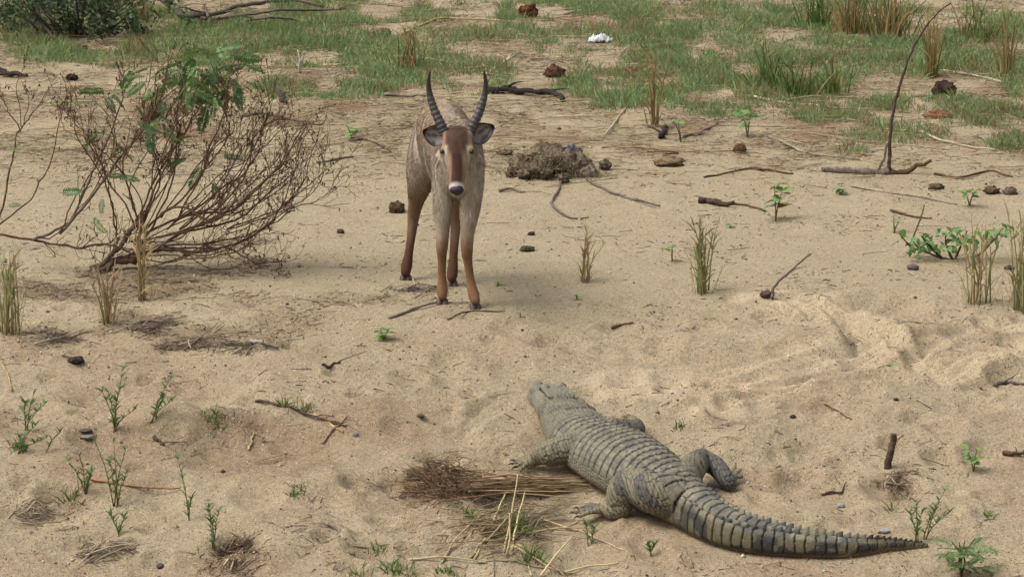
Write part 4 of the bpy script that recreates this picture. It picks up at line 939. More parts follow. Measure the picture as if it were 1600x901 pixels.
STK = [([(1100, 278), (1136, 272), (1172, 264), (1196, 268)], 3, BROWN, 'thin brown stick curving over open sand right of the dung pile'), ([(918, 282), (950, 300), (985, 312), (1030, 326)], 5, GREYB, 'long bent grey stick running out from the foot of the dung pile'), ([(884, 270), (872, 300), (862, 320), (890, 342)], 4, GREYB, 'grey bent stick in front of the dung pile'),
    ([(860, 318), (885, 340), (920, 344)], 4, C(138, 120, 104), 'short forked pale stick below the dung pile'), ([(1460, 273), (1500, 280), (1545, 268), (1582, 278)], 4, BROWN, 'long thin brown stick on sand right of the dead branch'), ([(1172, 264), (1205, 268), (1238, 273)], 4, C(110, 84, 66), 'straight brown stick left of the dead branch'),
    ([(1330, 292), (1380, 300), (1440, 310), (1495, 320)], 4, C(170, 156, 136), 'long pale stick slanting below the fallen dead branch'), ([(1392, 330), (1420, 338), (1456, 342)], 4, BROWN, 'kinked brown twig on sand above the leafy right bush'), ([(1555, 605), (1575, 600), (1600, 601)], 7, GREYB, 'smooth grey stick on trampled sand at the right edge'),
    ([(1568, 710), (1585, 712), (1604, 712)], 8, C(104, 78, 62), 'stubby brown stick at the right edge below the sand dip'), ([(1288, 632), (1308, 642), (1332, 656)], 2.2, BROWN, 'hair-thin straight twig on trampled sand above the upright stick'), ([(1284, 774), (1304, 770), (1316, 770), (1320, 757)], 4, C(96, 76, 60), 'dark crooked root piece lying left of the upright stick'),
    ([(545, 222), (575, 220), (610, 238), (596, 240)], 4, BROWN, 'crooked dark twig on sand left of the antelope rump'), ([(495, 256), (530, 250), (552, 246)], 4, GREYB, 'grey straight stick on sand right of the shrub'), ([(378, 184), (420, 182), (470, 192), (505, 196)], 6, GREYB, 'long grey branch on sand behind the shrub tips'),
    ([(432, 146), (440, 156), (450, 162)], 9, C(80, 66, 58), 'short dark chunk of wood behind the shrub near the grass'), ([(780, 300), (800, 298), (818, 302)], 5, C(150, 130, 108), 'short pale brown stick right of the antelope shoulder'), ([(1035, 244), (1060, 240), (1010, 238)], 3, BROWN, 'thin stick beyond the dung pile'),
    ([(955, 514), (972, 508), (990, 504)], 5, C(120, 96, 74), 'short dark stick on sand between antelope and crocodile'), ([(505, 572), (518, 574), (530, 568)], 5, C(88, 70, 58), 'small dark curved stick on sand in front of the leaf litter'), ([(392, 534), (408, 538), (432, 546)], 7, C(168, 158, 148), 'weathered silver-grey stick on sand below the shrub litter'),
    ([(608, 498), (650, 484), (680, 476)], 5, C(150, 138, 124), 'pale weathered stick just in front of the antelope hooves'), ([(700, 500), (730, 488), (790, 488)], 3, BROWN, 'thin dark twig curving past the nearest antelope hoof'), ([(490, 648), (515, 662), (536, 676)], 4, STRAW, 'straight pale straw stalk lying on the rim of the left sand hollow'),
    ([(505, 694), (525, 668), (545, 652)], 4, C(160, 136, 108), 'brown stalk crossing a pale stalk at the left sand hollow'), ([(388, 704), (393, 690), (397, 676)], 4, STRAW, 'single short straw standing in the reddish left sand hollow'), ([(240, 684), (248, 691), (255, 696)], 6, C(94, 74, 58), 'short dark twig below the left green weeds'),
    ([(140, 748), (200, 760), (280, 766)], 4, C(176, 134, 92), 'long reddish reed stalk lying behind the tall left weed'), ([(-5, 560), (8, 580), (20, 612)], 4, STRAW, 'pale reed stalk slanting at the left edge above the weeds'), ([(940, 232), (1000, 232), (1060, 238), (1170, 236)], 3, STRAW2, 'very long thin straw on sand beyond the dung pile'),
    ([(945, 214), (965, 190), (990, 148)], 4, C(186, 172, 148), 'pale leaning stick rising at the edge of the grass behind the dung'), ([(1033, 218), (1036, 210), (1040, 198)], 9, C(62, 50, 44), 'short black burnt stub at the edge of the grass'), ([(1068, 216), (1095, 210), (1120, 194)], 5, C(130, 112, 94), 'grey stick lying between two leafy seedlings at the grass edge'),
    ([(757, 121), (785, 102), (810, 84)], 4, C(208, 194, 164), 'bundle of pale straw stalks leaning behind the right horn tip'), ([(762, 116), (790, 95), (812, 82)], 3, C(208, 194, 164), 'thinner pale straw beside the leaning bundle behind the horn tip'), ([(880, 24), (915, 20), (945, 16)], 5, C(170, 160, 148), 'grey stick in the grass near the top beside a dung ball'),
    ([(620, 90), (700, 98), (780, 108)], 4, STRAW, 'long pale straw across the grass left of the horns'), ([(500, 105), (545, 102), (580, 98)], 5, C(176, 150, 116), 'light brown stick in the grass left of the antelope'), ([(630, 55), (680, 34), (740, 32), (830, 38)], 4, STRAW, 'very long pale reed lying over brown litter near the top'), ([(600, 150), (640, 152), (665, 152)], 5, C(150, 136, 118), 'pale stick at the grass edge touching the antelope back'),
    ([(1170, 152), (1240, 164), (1300, 170), (1370, 172)], 4, C(196, 182, 152), 'long pale reed lying along the right grass edge'), ([(1230, 158), (1280, 152), (1315, 150)], 4, C(196, 182, 152), 'pale reed crossing another at the right grass edge'), ([(1296, 118), (1330, 104), (1410, 88)], 4, C(204, 186, 142), 'pale bent reed on sand left of the tall stem'),
    ([(1425, 202), (1480, 225), (1555, 238)], 5, C(198, 184, 150), 'long straight pale reed right of the tall bare stem'), ([(1470, 112), (1520, 120), (1580, 132)], 4, C(196, 180, 146), 'pale reed lying on sand above the right grass strip'), ([(1200, 214), (1260, 240), (1345, 252)], 5, C(160, 146, 124), 'grey weathered stick lying left of the tall bare stem'), ([(1190, 92), (1230, 92), (1280, 88)], 4, C(150, 132, 112), 'grey stick inside the tall green grass at right')]
for pts, r, col, lab in STK: stick('stick' if r >= 3.5 else 'twig', pts, r, col, lab, 'stick', twigs=1 if r >= 5 else 0, sides=5)
# white dead sapling and top branches
def snag(label, px, py, arms, col, r0):
    p = gl(P(px, py)); m = mpp(p); root = thing('dead_sapling', label, 'sapling', p)
    for k, pts in enumerate(arms):
        q = [at_depth(a, b, p[1] + rng.normal(0, .02) * i) - p for i, (a, b) in enumerate(pts)]; c = wiggle(np.array(q), 5, .004, k); v, f, cc = tube(c, np.linspace(r0 * m, r0 * m * .4, len(c)), 6, col); link('branch', MB().add(v, f, cc).mesh('branch'), M_bark, root)
snag('small bleached white forked sapling stump in the left grass', 467, 114, [[(467, 114), (468, 100), (466, 78)], [(468, 102), (474, 88), (476, 80)], [(467, 104), (462, 95), (459, 88)]], C(216, 206, 188), 2.2)
snag('pale broken forked stalk in the grass below the white litter', 968, 90, [[(965, 92), (975, 78), (984, 70)], [(968, 90), (980, 84), (983, 72)]], C(204, 192, 168), 1.6)
for i, (pts, r, lab) in enumerate([([(275, 22), (300, 30), (360, 18), (430, 3), (500, 12)], 8, 'long dark arching branch of the fallen tree at the top'), ([(300, 26), (325, 30), (318, 8)], 6, 'forked end of a fallen branch at the top near the green bush'), ([(330, 32), (400, 22), (460, 20), (540, 16)], 5, 'straight grey fallen branch under the arching one at the top'),
        ([(370, 34), (420, 30), (470, 33)], 4, 'short thin dead branch on grass below the fallen tree'), ([(250, 2), (290, 14), (330, 24)], 4, 'slanting dead branch between the green bush and the fallen tree')]):
    stick('branch', pts, r, C(112, 98, 86), lab, 'branch', lift=[0] + [10 + 6 * i for _ in pts[1:-1]] + [4], twigs=3)

# ------------------------------------------------------------------ dung, stones, litter
dp = thing('dung_pile', 'large heap of fibrous grey-brown dung on sand right of the antelope', 'dung', gl(P(866, 272))); o_ = np.array(dp.location); m = mpp(o_)
for k, (a, b, w, hh, c1) in enumerate((a, b, w * .84, hh * .6, c1) for a, b, w, hh, c1 in [(815, 262, 46, 0, (118, 100, 78)), (838, 252, 50, 8, (126, 108, 84)), (862, 250, 52, 10, (120, 102, 80)), (888, 243, 44, 14, (138, 130, 120)), (850, 236, 36, 12, (122, 106, 84)), (905, 260, 46, 2, (140, 124, 102)), (868, 268, 50, 0, (96, 80, 62)), (840, 270, 44, 0, (112, 94, 72)), (920, 270, 30, 0, (146, 130, 108)), (890, 262, 44, 4, (108, 92, 72)), (875, 240, 32, 12, (110, 96, 78)), (802, 270, 24, 0, (104, 84, 64))] + [(866 + rng.normal(0, 36), 260 + rng.normal(0, 7), rng.uniform(14, 26), rng.uniform(0, 12), (122, 106, 86)) for _ in range(16)]):
    q = P(a, b + hh + 6) ; q[1] += .0; q = gl(q, hh * m + w * m * .22); me = lump_mesh('lump', w * m / 2, .75, 3.2, k, C(c1[0] * 1.16, c1[1] * 1.20, c1[2] * 1.26), flat=.8, col2=C(c1[0] * .9, c1[1] * .9, c1[2] * .88)); lo = link('lump', me, M_dung, dp); lo.location = Vector(q - o_)
nfb = 3200; aa = np.stack([rng.normal(0, .17, nfb), rng.normal(0, .10, nfb), rng.uniform(.0, .19, nfb)], -1) * [1, 1, 1]; aa[:, 2] *= np.exp(-(aa[:, 0] / .22) ** 2); aa[:, 2] += ground_z(o_[0] + aa[:, 0], o_[1] + aa[:, 1]) - o_[2]
bb = aa + rng.normal(0, .022, (nfb, 3)); v, f, c = rods(aa, bb, .0018, rng.normal(0, .2, nfb), jit(C(164, 148, 120), nfb, .35)); link('fibres', np_mesh('fibres', v, f, c), M_straw, dp, 'stuff')
for a in [('dung_ball', 'round rust-brown dung ball in grass near the top middle', 825, 27, 30, (122, 78, 54), .85), ('dung_ball', 'dark brown dung ball lying in the gap right of the right horn', 866, 120, 32, (112, 80, 64), .7), ('dung_ball', 'dark wedge-shaped dung lump on the right grass strip', 1476, 150, 38, (84, 66, 56), .75), ('dung_ball', 'dark round dung ball beside the antelope hind leg', 620, 331, 25, (110, 90, 70), .85),
          ('dung_ball', 'small round brown dung ball on sand right of the dung pile', 1156, 238, 20, (136, 106, 78), .85), ('dung_ball', 'flattened grey dung lump just left of the dung pile', 788, 242, 24, (136, 114, 92), .5), ('dung_ball', 'fibrous dung clod in the grass at upper left of the horns', 592, 58, 36, (140, 116, 92), .5), ('dung_ball', 'pale crumbling dung clod on sand right of the dung pile', 1046, 258, 46, (156, 130, 100), .35),
          ('dung_ball', 'dark clod on sand behind the leafless shrub', 112, 125, 20, (72, 60, 54), .6), ('dung_ball', 'orange-brown crumbled clod in the left grass', 105, 84, 22, (142, 98, 68), .6), ('dung_ball', 'brown crumbled clod right of an orange one in the left grass', 128, 80, 20, (122, 84, 60), .6), ('dung_ball', 'flat dark dung cake on sand right of the antelope knees', 824, 391, 24, (110, 98, 70), .35),
          ('dung_ball', 'small black clod on sand level with the antelope knees', 830, 367, 11, (98, 80, 64), .6), ('dung_ball', 'grey round clod in the debris near the right edge', 1578, 304, 22, (128, 110, 92), .7), ('dung_ball', 'brown clod beside a grey one near the right edge', 1549, 302, 24, (126, 102, 78), .6), ('dung_ball', 'grey-brown clod at the foot of the dead branch debris', 1462, 296, 24, (120, 104, 84), .5),
          ('dung_ball', 'small dark clod near the shrub on open sand', 532, 364, 12, (104, 86, 72), .6), ('dung_ball', 'dark burnt clod on the sand at far left below the shrub', 118, 566, 24, (88, 74, 64), .5), ('dung_ball', 'orange crumbled clod in the grass behind the dung pile', 980, 116, 24, (158, 112, 74), .5), ('dung_ball', 'brown crumbled clod in the grass right of an orange one', 998, 113, 16, (142, 96, 64), .6), ('dung_ball', 'reddish soil clod under the right grass strip', 1465, 184, 40, (150, 108, 78), .35)]:
    lump(a[0], a[1], 'dung', a[2], a[3], a[4], C(*a[5]), M_dung, .4, 2.4, a[6], 'dung clods on the sand and grass', col2=C(*[q * .7 for q in a[5]]))
for a in [('leaning dark flat stone above a grey one in the left foreground', 134, 674, 20, (92, 76, 66), .35), ('smooth grey flat stone in the left foreground', 137, 684, 22, (140, 130, 122), .35), ('small dark blue-grey stone at the bottom left', 250, 886, 13, (84, 86, 90), .7), ('pale grey oval pebble left of the upright stick', 1314, 791, 12, (176, 172, 164), .6), ('flat grey stone resting behind the crocodile tail', 1382, 831, 17, (166, 164, 162), .45),
          ('small dark stone on trampled sand below the drag trail', 1239, 652, 9, (66, 56, 50), .7), ('dark pebble in the middle of the trampled sand', 1400, 625, 8, (72, 60, 54), .7), ('dark round stone on sand below the leafy right bush', 1426, 421, 19, (104, 92, 88), .6), ('dark stone left of the right edge tuft', 1577, 421, 17, (66, 54, 48), .5), ('rounded grey pebble in front of the left sand hollow', 556, 680, 10, (150, 142, 134), .7), ('brown stone half sunk in sand below the antelope', 657, 651, 14, (112, 92, 76), .5), ('flat brown stone in the bottom left sand', 205, 856, 13, (158, 130, 100), .3)]:
    lump('stone', a[0], 'stone', a[1], a[2], a[3], C(*a[4]), M_stone, .22, 1.3, a[5], 'loose stones on the sand')
# crumpled white plastic
p = gl(P(938, 66)); n = 26; U, Vv = np.meshgrid(np.linspace(-1, 1, n), np.linspace(-1, 1, n)); hh = np.maximum(0, .052 * (1 - U ** 2) * (1 - Vv ** 4)) + .075 * np.abs(fbm(U * 3.4 + 9, Vv * 3.4, 3, 4)); rr_ = 1 + .3 * fbm(U * 1.7, Vv * 1.7 + 5, 8, 2)
Vp = np.stack([U * .105 * rr_, Vv * .07 * rr_, hh], -1).reshape(-1, 3); i = (np.arange(n - 1)[:, None] * n + np.arange(n - 1)).ravel(); wp = link('plastic_bag', MB().add(Vp, [np.stack([i, i + 1, i + n + 1, i + n], -1)], C(232, 232, 232, .8)).mesh('plastic_bag', False), M_plastic); wp.location = p; wp.modifiers.new('thick', 'SOLIDIFY').thickness = .003
tag(wp, 'crumpled white plastic litter lying in the far grass', 'litter')

# ------------------------------------------------------------------ seedlings, weeds, tufts, bushes
for a in [('broad-leaved green seedling with one yellow leaf right of the grey logs', 1212, 345, [(1210, 292), (1222, 300)], 9, 24, 1), ('low seedling with a yellow leaf left of the tall reed tuft', 1050, 408, [(1050, 384)], 6, 18, 1), ('green seedling on sand below the pale slanting stick at right', 1515, 322, [(1508, 302), (1522, 300)], 5, 18, 0), ('green seedling at the grass edge beneath the right grass', 1168, 214, [(1160, 182), (1174, 180)], 6, 20, 0),
          ('small bright green seedling on the crest left of the antelope hooves', 600, 530, [(594, 514), (608, 514)], 7, 17, 0), ('small seedling with four leaves on sand left of the antelope back', 550, 216, [(541, 196), (560, 204)], 4, 17, 0), ('bright green seedling standing above the bottom right plant', 1521, 736, [(1510, 702), (1526, 702)], 6, 19, 0), ('little seedling behind the antelope front hoof', 708, 424, [(709, 406)], 5, 15, 0),
          ('tiny green seedling right of the antelope hooves', 813, 496, [(813, 488)], 4, 10, 0), ('tiny seedling on sand right of the antelope front leg', 778, 446, [(779, 440)], 5, 10, 0), ('tiny seedling farther right of the antelope front leg', 901, 468, [(901, 461)], 5, 9, 0), ('single green leaf on a sprig in the drag trail', 1394, 580, [(1396, 570)], 2, 14, 0), ('pale green seedling at the grass edge beside the burnt stub', 1064, 222, [(1060, 192), (1052, 188)], 4, 15, 0),
          ('small green seedling below the upright dead stem', 1312, 304, [(1310, 294), (1318, 298)], 5, 13, 0), ('small seedling on bare sand beside the shrub at far left', 92, 172, [(86, 158), (104, 156)], 4, 14, 0), ('slim stalk seedling between the reed tuft and leafy right bush', 1397, 364, [(1396, 338), (1406, 344)], 4, 12, 0), ('tiny pale seedling in the middle sand near the reed tuft', 1142, 356, [(1140, 350)], 4, 10, 0)]:
    seedling(*a[:5], a[5], yellow=a[6])
lb = thing('leafy_bush', 'low spreading bush with drooping broad green leaves at the right', 'bush', gl(P(1492, 405))); o_ = np.array(lb.location); m = mpp(o_)
for k, pts in enumerate([[(1492, 408), (1460, 398), (1425, 386), (1408, 372)], [(1490, 408), (1478, 380), (1482, 362)], [(1495, 408), (1530, 398), (1552, 376), (1566, 358)], [(1492, 406), (1502, 380), (1512, 362)], [(1470, 402), (1448, 380), (1440, 366)], [(1440, 392), (1428, 372), (1446, 320)]]):
    c = wiggle(np.array([at_depth(a, b, o_[1] + rng.normal(0, .08) * i) - o_ for i, (a, b) in enumerate(pts)]), 5, .005, k); v, f, cc = tube(c, np.linspace(.010, .004, len(c)), 6, C(96, 80, 66)); link('branch', MB().add(v, f, cc).mesh('branch'), M_bark, lb)
for k in range(140):
    cl = [(1425, 378), (1448, 372), (1480, 366), (1490, 385), (1515, 368), (1540, 368), (1558, 366), (1570, 358), (1462, 384), (1436, 386), (1500, 362)][k % 11]
    p = at_depth(cl[0] + rng.normal(0, 9), cl[1] + rng.normal(0, 6), o_[1] + rng.normal(0, .10)); az = rng.uniform(0, 6.28)
    o = link('leaf', YLEAF if k == 14 else LEAVES[(1, 3, 3, 0)[rng.integers(4)]], None, lb); o.matrix_basis = mat4(p - o_, (math.cos(az), math.sin(az), rng.uniform(-1.0, .1)), rng.uniform(.05, .085), rng.normal(0, .4))
bp_ = thing('fern_leaved_plant', 'dark green plant with toothed feathery leaves in the bottom right corner', 'plant', gl(P(1502, 900))); o_ = np.array(bp_.location)
for k in range(26):
    az = rng.uniform(0, 6.28); h = rng.uniform(.05, .19); p = np.array([rng.normal(.0, .05), rng.normal(0, .05), h]); put('frond', FRONDS[rng.integers(2)], p + o_, (math.cos(az), math.sin(az), rng.uniform(-.3, .45)), rng.uniform(.10, .17), bp_, rng.normal(0, .3))
for k in range(4):
    c = wiggle(np.array([[0, 0, -.01], [rng.normal(0, .03), rng.normal(0, .03), .10], [rng.normal(0, .07), rng.normal(0, .05), .2]]), 5, .003, k); v, f, cc = tube(c, np.linspace(.006, .003, len(c)), 5, C(92, 88, 60)); link('stem', MB().add(v, f, cc).mesh('stem'), M_bark, bp_)
WG = C(122, 150, 86)
for a in [('tallest green weed with narrow leaves in the left foreground', 178, 672, [(196, 576), (160, 610), (214, 636), (182, 620), (170, 612)]), ('reddish-stemmed green weed leaning right in the left foreground', 238, 660, [(268, 594), (250, 620), (272, 626)]), ('green weed with two crossing stems at the left edge', 40, 672, [(52, 612), (72, 632), (38, 628)]), ('slanting green weed above the left edge grass', 32, 706, [(58, 664), (74, 682), (26, 682)]), ('small slanting weed below the flat grey stones', 72, 706, [(94, 676)]),
          ('bushy green weed in the lower left foreground', 182, 790, [(178, 690), (202, 700), (154, 686), (196, 740), (172, 720)]), ('dense short weed left of the bushy lower weed', 134, 770, [(128, 712), (146, 730), (108, 720), (140, 740)]), ('single tall weed stem standing alone on the left sand', 296, 812, [(278, 720), (300, 778)]), ('weed with pale stalks beside the dark burrow at bottom left', 334, 858, [(326, 790), (344, 796), (332, 806)]), ('small low weed at the bottom of the lower left sand', 186, 836, [(172, 800), (196, 806)]),
          ('small upright weed between the crocodile foot and tail', 920, 852, [(914, 816), (924, 826)]), ('tiny weed below the crocodile tail base', 1018, 868, [(1012, 848), (1024, 850)]), ('thin weed beside the crocodile tail tip', 1432, 846, [(1428, 786), (1444, 800), (1420, 800)]), ('spindly dry weed leaning right above the tail tip', 1446, 842, [(1476, 766), (1462, 790), (1484, 800)])]:
    weed('narrow_leaved_weed', *a, col=WG)
for a in [('tall green and straw reed tuft standing alone on the middle right sand', 1098, 458, 110, 46, .38, .10, 7, 9), ('sparse dry grass tuft between antelope and reed tuft', 916, 440, 80, 18, .75, .22, 5, 3), ('tall thin reed tuft below the leafy right bush', 1525, 474, 130, 34, .6, .14, 9, 7), ('thick yellow-green reed tuft at the right edge', 1594, 486, 150, 60, .55, .12, 9, 8), ('yellow-green reed tuft at the left edge in front of the shrub', 14, 520, 130, 70, .5, .10, 9, 8), ('dry straw tuft with tall stalks in front of the shrub', 168, 505, 95, 40, .95, .22, 6, 5), ('tall dry stalks standing inside the shrub front', 222, 470, 130, 8, .95, .12, 6, 3)]:
    tuft('reed_tuft', a[0], 'reeds', a[1], a[2], a[3], int(a[4] * .6), C(160, 166, 106), a[5], a[6] * 1.6, 1.1, .25, foot=a[7] * 2.4, culms=a[8] + 5, scol=C(190, 166, 120) if 'dry' in a[0] else C(194, 172, 120))
for a in [('tall dry yellow reed clump at the top right', 1390, 60, 110, 150, .75, .2, 26), ('tall straw clump left of the tall yellow clump', 1330, 52, 95, 130, .6, .2, 26), ('straw clump beside the top of the tall bare stem', 1455, 120, 115, 60, .8, .14, 9), ('bright green tall grass clump at the top right', 1275, 42, 60, 130, .15, .3, 26), ('leafy green grass clump under the top right reeds', 1200, 140, 75, 90, .12, .3, 26), ('green grass clump right of the leafy grass clump', 1250, 150, 65, 80, .12, .3, 24), ('tall green grass clump left of the tall bare stem', 1300, 150, 60, 60, .2, .3, 18),
          ('upright mixed grass clump behind the antelope back', 640, 108, 70, 60, .5, .25, 18), ('thin tall stalks rising from grass behind the dung pile', 1022, 196, 110, 22, .9, .14, 8), ('dry stalk cluster at the right end of the far grass', 1575, 120, 110, 40, .75, .15, 12), ('mixed tall grass at the top right corner', 1530, 60, 60, 90, .4, .3, 30), ('dry brown reed clump beside the top left bush', 222, 34, 60, 60, .7, .2, 14)]:
    tuft('grass_clump', a[0], 'grass clump', a[1], a[2], a[3], a[4], C(104, 128, 66), a[5], a[6], 2.4, .4, foot=a[7], culms=4, scol=C(178, 152, 100))
for a in [('low green grass tuft on the rim of the left hollow', 332, 652, 22, 60, 18), ('thin grass fringe right of the left hollow rim', 440, 634, 26, 40, 16), ('thin grass fringe along the trailing root', 478, 642, 24, 40, 14), ('small green tuft above the straw heap on the left', 460, 772, 22, 60, 12), ('bright green grass at the bottom edge left of the straw', 618, 892, 24, 110, 26), ('small bright grass patch at the bottom edge', 700, 896, 20, 60, 18), ('bright green tuft growing through the straw below the crocodile foot', 800, 835, 50, 110, 22), ('green tuft below the straw near the bottom edge', 832, 872, 36, 70, 16), ('green tuft at the left end of the crossed straw', 735, 808, 32, 40, 12), ('small grass sprig right of the crocodile shoulder', 1062, 668, 20, 26, 12), ('grass sprig at the far left edge below the shrub', 28, 700, 24, 50, 14), ('soft green tuft in the lower left corner weeds', 110, 778, 30, 50, 12), ('faint green tuft near the bottom right plant', 1545, 806, 16, 30, 10), ('thin green sprig under the upright stick', 1392, 800, 40, 10, 6), ('wispy grass at the bottom edge centre', 560, 896, 22, 40, 18), ('thin green grass left of the bottom straw', 590, 862, 22, 30, 16)]:
    tuft('grass_tuft', a[0], 'grass tuft', a[1], a[2], a[3], a[4], C(98, 136, 62), .2, .5, 2.2, .5, foot=a[5])
gbush = thing('green_bush', 'dense dark green leafy bush with tangled stems in the top left corner', 'bush', gl(P(120, 58))); o_ = np.array(gbush.location); m = mpp(o_)
for k in range(26):
    a = rng.uniform(-.7, .75); c = wiggle(np.array([[a * .3, rng.normal(0, .1), 0], [a * .7, rng.normal(0, .15), rng.uniform(.15, .35)], [a * 1.2, rng.normal(0, .25), rng.uniform(.3, .8)]]), 5, .02, k); v, f, cc = tube(c, np.linspace(.014, .005, len(c)), 6, C(92, 80, 70)); link('branch', MB().add(v, f, cc).mesh('branch'), M_bark, gbush)
nl = 4600; cl = rng.normal(0, 1, (80, 3)) * [.46, .28, .17] + [.0, .05, .27]; q = cl[np.minimum(79, rng.exponential(24, nl).astype(int))] + rng.normal(0, .05, (nl, 3)); q[:, 2] = np.abs(q[:, 2]); q[:, 2] = np.maximum(q[:, 2], .02)
V, F, c = blades(q, rng.normal(0, 1, (nl, 3)) + [0, 0, .2], rng.uniform(.035, .07, nl), rng.uniform(.014, .026, nl), .4, jit(C(84, 102, 60), nl, .35, .10)); link('crown', np_mesh('crown', V, F, c), M_leaf, gbush, 'stuff')

# ------------------------------------------------------------------ straw heap by the reptile
hp_ = thing('straw_heap', 'flattened heap of dry brown straw and roots beside the crocodile foreleg', 'straw', gl(P(740, 775))); o_ = np.array(hp_.location)
def straw_lines(root, n, x0, y0_, x1, y1, sx, sy, hmax, col, rpx, name, stuff):
    org = np.array(root.location); m = mpp(org); A = P(x0 + rng.normal(0, sx, n), y0_ + rng.normal(0, sy, n)); B = P(x1 + rng.normal(0, sx, n), y1 + rng.normal(0, sy, n))
    A[:, 2] = ground_z(A[:, 0], A[:, 1]) + rng.uniform(0, hmax, n); B[:, 2] = ground_z(B[:, 0], B[:, 1]) + rng.uniform(0, hmax * .7, n); cc = jit(col, n, .28, .05)
    if stuff:
        v, f, c = rods(A - org, B - org, rpx * m * .5, rng.normal(0, .10, n), cc); link(name, np_mesh(name, v, f, c), M_straw, root, 'stuff'); return
    for k in range(n):
        c = wiggle(np.array([A[k], (A[k] + B[k]) / 2 + rng.normal(0, .015, 3), B[k]]) - org, 4, .004, k); c[:, 2] = np.maximum(c[:, 2], ground_z(c[:, 0] + org[0], c[:, 1] + org[1]) - org[2] + .004)
        v, f, c2 = tube(c, np.linspace(rpx * m * .6, rpx * m * .35, len(c)), 5, cc[k]); link(name, MB().add(v, f, c2).mesh(name), M_straw, root)
straw_lines(hp_, 30, 690, 762, 885, 762, 26, 7, .05, C(190, 162, 120), 2.6, 'stalk', False); straw_lines(hp_, 170, 680, 764, 850, 762, 34, 7, .05, C(158, 130, 96), 1.5, 'straw', True)
n = 900; A = P(rng.normal(695, 32, n), rng.normal(762, 14, n)); A[:, 2] = ground_z(A[:, 0], A[:, 1]) + rng.uniform(0, .10, n) * np.exp(-((A[:, 0] - A[:, 0].mean()) / .2) ** 2); B = A + rng.normal(0, .05, (n, 3)) * [1.3, 1, .7]; B[:, 2] = np.maximum(B[:, 2], ground_z(B[:, 0], B[:, 1]))
v, f, c = rods(A - o_, B - o_, .0022, rng.normal(0, .25, n), jit(C(132, 104, 78), n, .4)); link('root_tangle', np_mesh('root_tangle', v, f, c), M_straw, hp_, 'stuff')
cs = thing('straw_heap', 'crossed pale straw stalks over green grass below the brown straw heap', 'straw', gl(P(800, 845)))
for (x0, y0_, x1, y1, h0, h1) in [(788, 862, 810, 738, 0, 60), (800, 860, 820, 770, 0, 30), (735, 872, 800, 800, 0, 30), (740, 876, 812, 790, 0, 10), (800, 852, 870, 895, 0, 0), (806, 850, 884, 900, 0, 0), (845, 900, 895, 838, 0, 8), (812, 834, 930, 826, 0, 4), (850, 812, 990, 868, 4, 0), (690, 880, 740, 815, 0, 6), (742, 812, 800, 784, 0, 10), (770, 824, 790, 770, 0, 30), (880, 895, 965, 880, 0, 0), (830, 900, 826, 886, 0, 12), (860, 830, 905, 815, 0, 0), (792, 868, 796, 800, 0, 50), (640, 874, 760, 880, 0, 0), (745, 880, 900, 898, 0, 0)]:
    org = np.array(cs.location); m = mpp(org); a_ = P(x0, y0_ + h0); b_ = P(x1, y1 + h1); a_[2] += h0 * m + .004; b_[2] = float(ground_z(b_[0], b_[1])) + h1 * m + .006
    c = wiggle(np.array([a_, (a_ + b_) / 2 + rng.normal(0, .01, 3), b_]) - org, 5, .003, int(x0)); c[:, 2] = np.maximum(c[:, 2], ground_z(c[:, 0] + org[0], c[:, 1] + org[1]) - org[2] + .004); v, f, c2 = tube(c, np.linspace(2.0 * m, 1.1 * m, len(c)), 5, jit(C(206, 184, 140), 1)[0]); link('stalk', MB().add(v, f, c2).mesh('stalk'), M_straw, cs)
straw_lines(cs, 90, 735, 838, 835, 812, 40, 18, .04, C(160, 136, 100), 1.6, 'straw', True)
for nm, lab, x, y, sx, sy, n, col in [('straw_heap', 'small heap of grey dry stalks fanning out at the lower left', 55, 800, 26, 14, 120, C(150, 132, 108)), ('straw_heap', 'grey matted straw with loose stalks at the bottom left', 165, 862, 34, 12, 170, C(134, 118, 98)), ('straw_heap', 'dark root tangle in the burrow at the bottom left', 365, 868, 24, 16, 160, C(116, 92, 72)), ('straw_heap', 'brown root fibres hanging below the upright stick', 1395, 752, 22, 8, 60, C(120, 92, 72)), ('straw_heap', 'grey twig mat under the front of the shrub', 215, 512, 34, 12, 220, C(124, 106, 88)), ('straw_heap', 'flat dark twig mat on the crest right of the shrub', 310, 536, 50, 9, 220, C(130, 112, 94)), ('straw_heap', 'small dark twig mat at left below the reed tuft', 78, 528, 24, 9, 90, C(112, 96, 82)), ('straw_heap', 'little dark twig mat beside the antelope hind hooves', 655, 452, 22, 6, 90, C(122, 108, 96))]:
    t = thing(nm, lab, 'straw', gl(P(x, y))); og = np.array(t.location); mq = mpp(og); cl_ = rng.normal(0, 1, (7, 2)) * [sx * .8, sy * .7]; pk = rng.integers(0, 7, n)
    A = P(x + cl_[pk, 0] + rng.normal(0, sx * .35, n), y + cl_[pk, 1] + rng.normal(0, sy * .3, n)); th0 = rng.normal(0, .9, 7)[pk] + rng.normal(0, .45, n); L = rng.uniform(6, 30, n) * mq
    B = A + np.stack([np.cos(th0) * L, np.sin(th0) * L, 0 * L], -1); A[:, 2] = ground_z(A[:, 0], A[:, 1]) + rng.uniform(0, .012, n); B[:, 2] = ground_z(B[:, 0], B[:, 1]) + rng.uniform(0, .018, n)
    v, f, c = rods(A - og, B - og, rng.uniform(.4, .95, n) * mq, rng.normal(0, .15, n), jit(col, n, .32, .05)); link('straw', np_mesh('straw', v, f, c), M_straw, t, 'stuff')
    straw_lines(t, 5, x - sx * .7, y + sy * .8, x + sx * .7, y - sy * .8, sx * .6, sy, .02, C(178, 160, 130), 2.0, 'stalk', False)
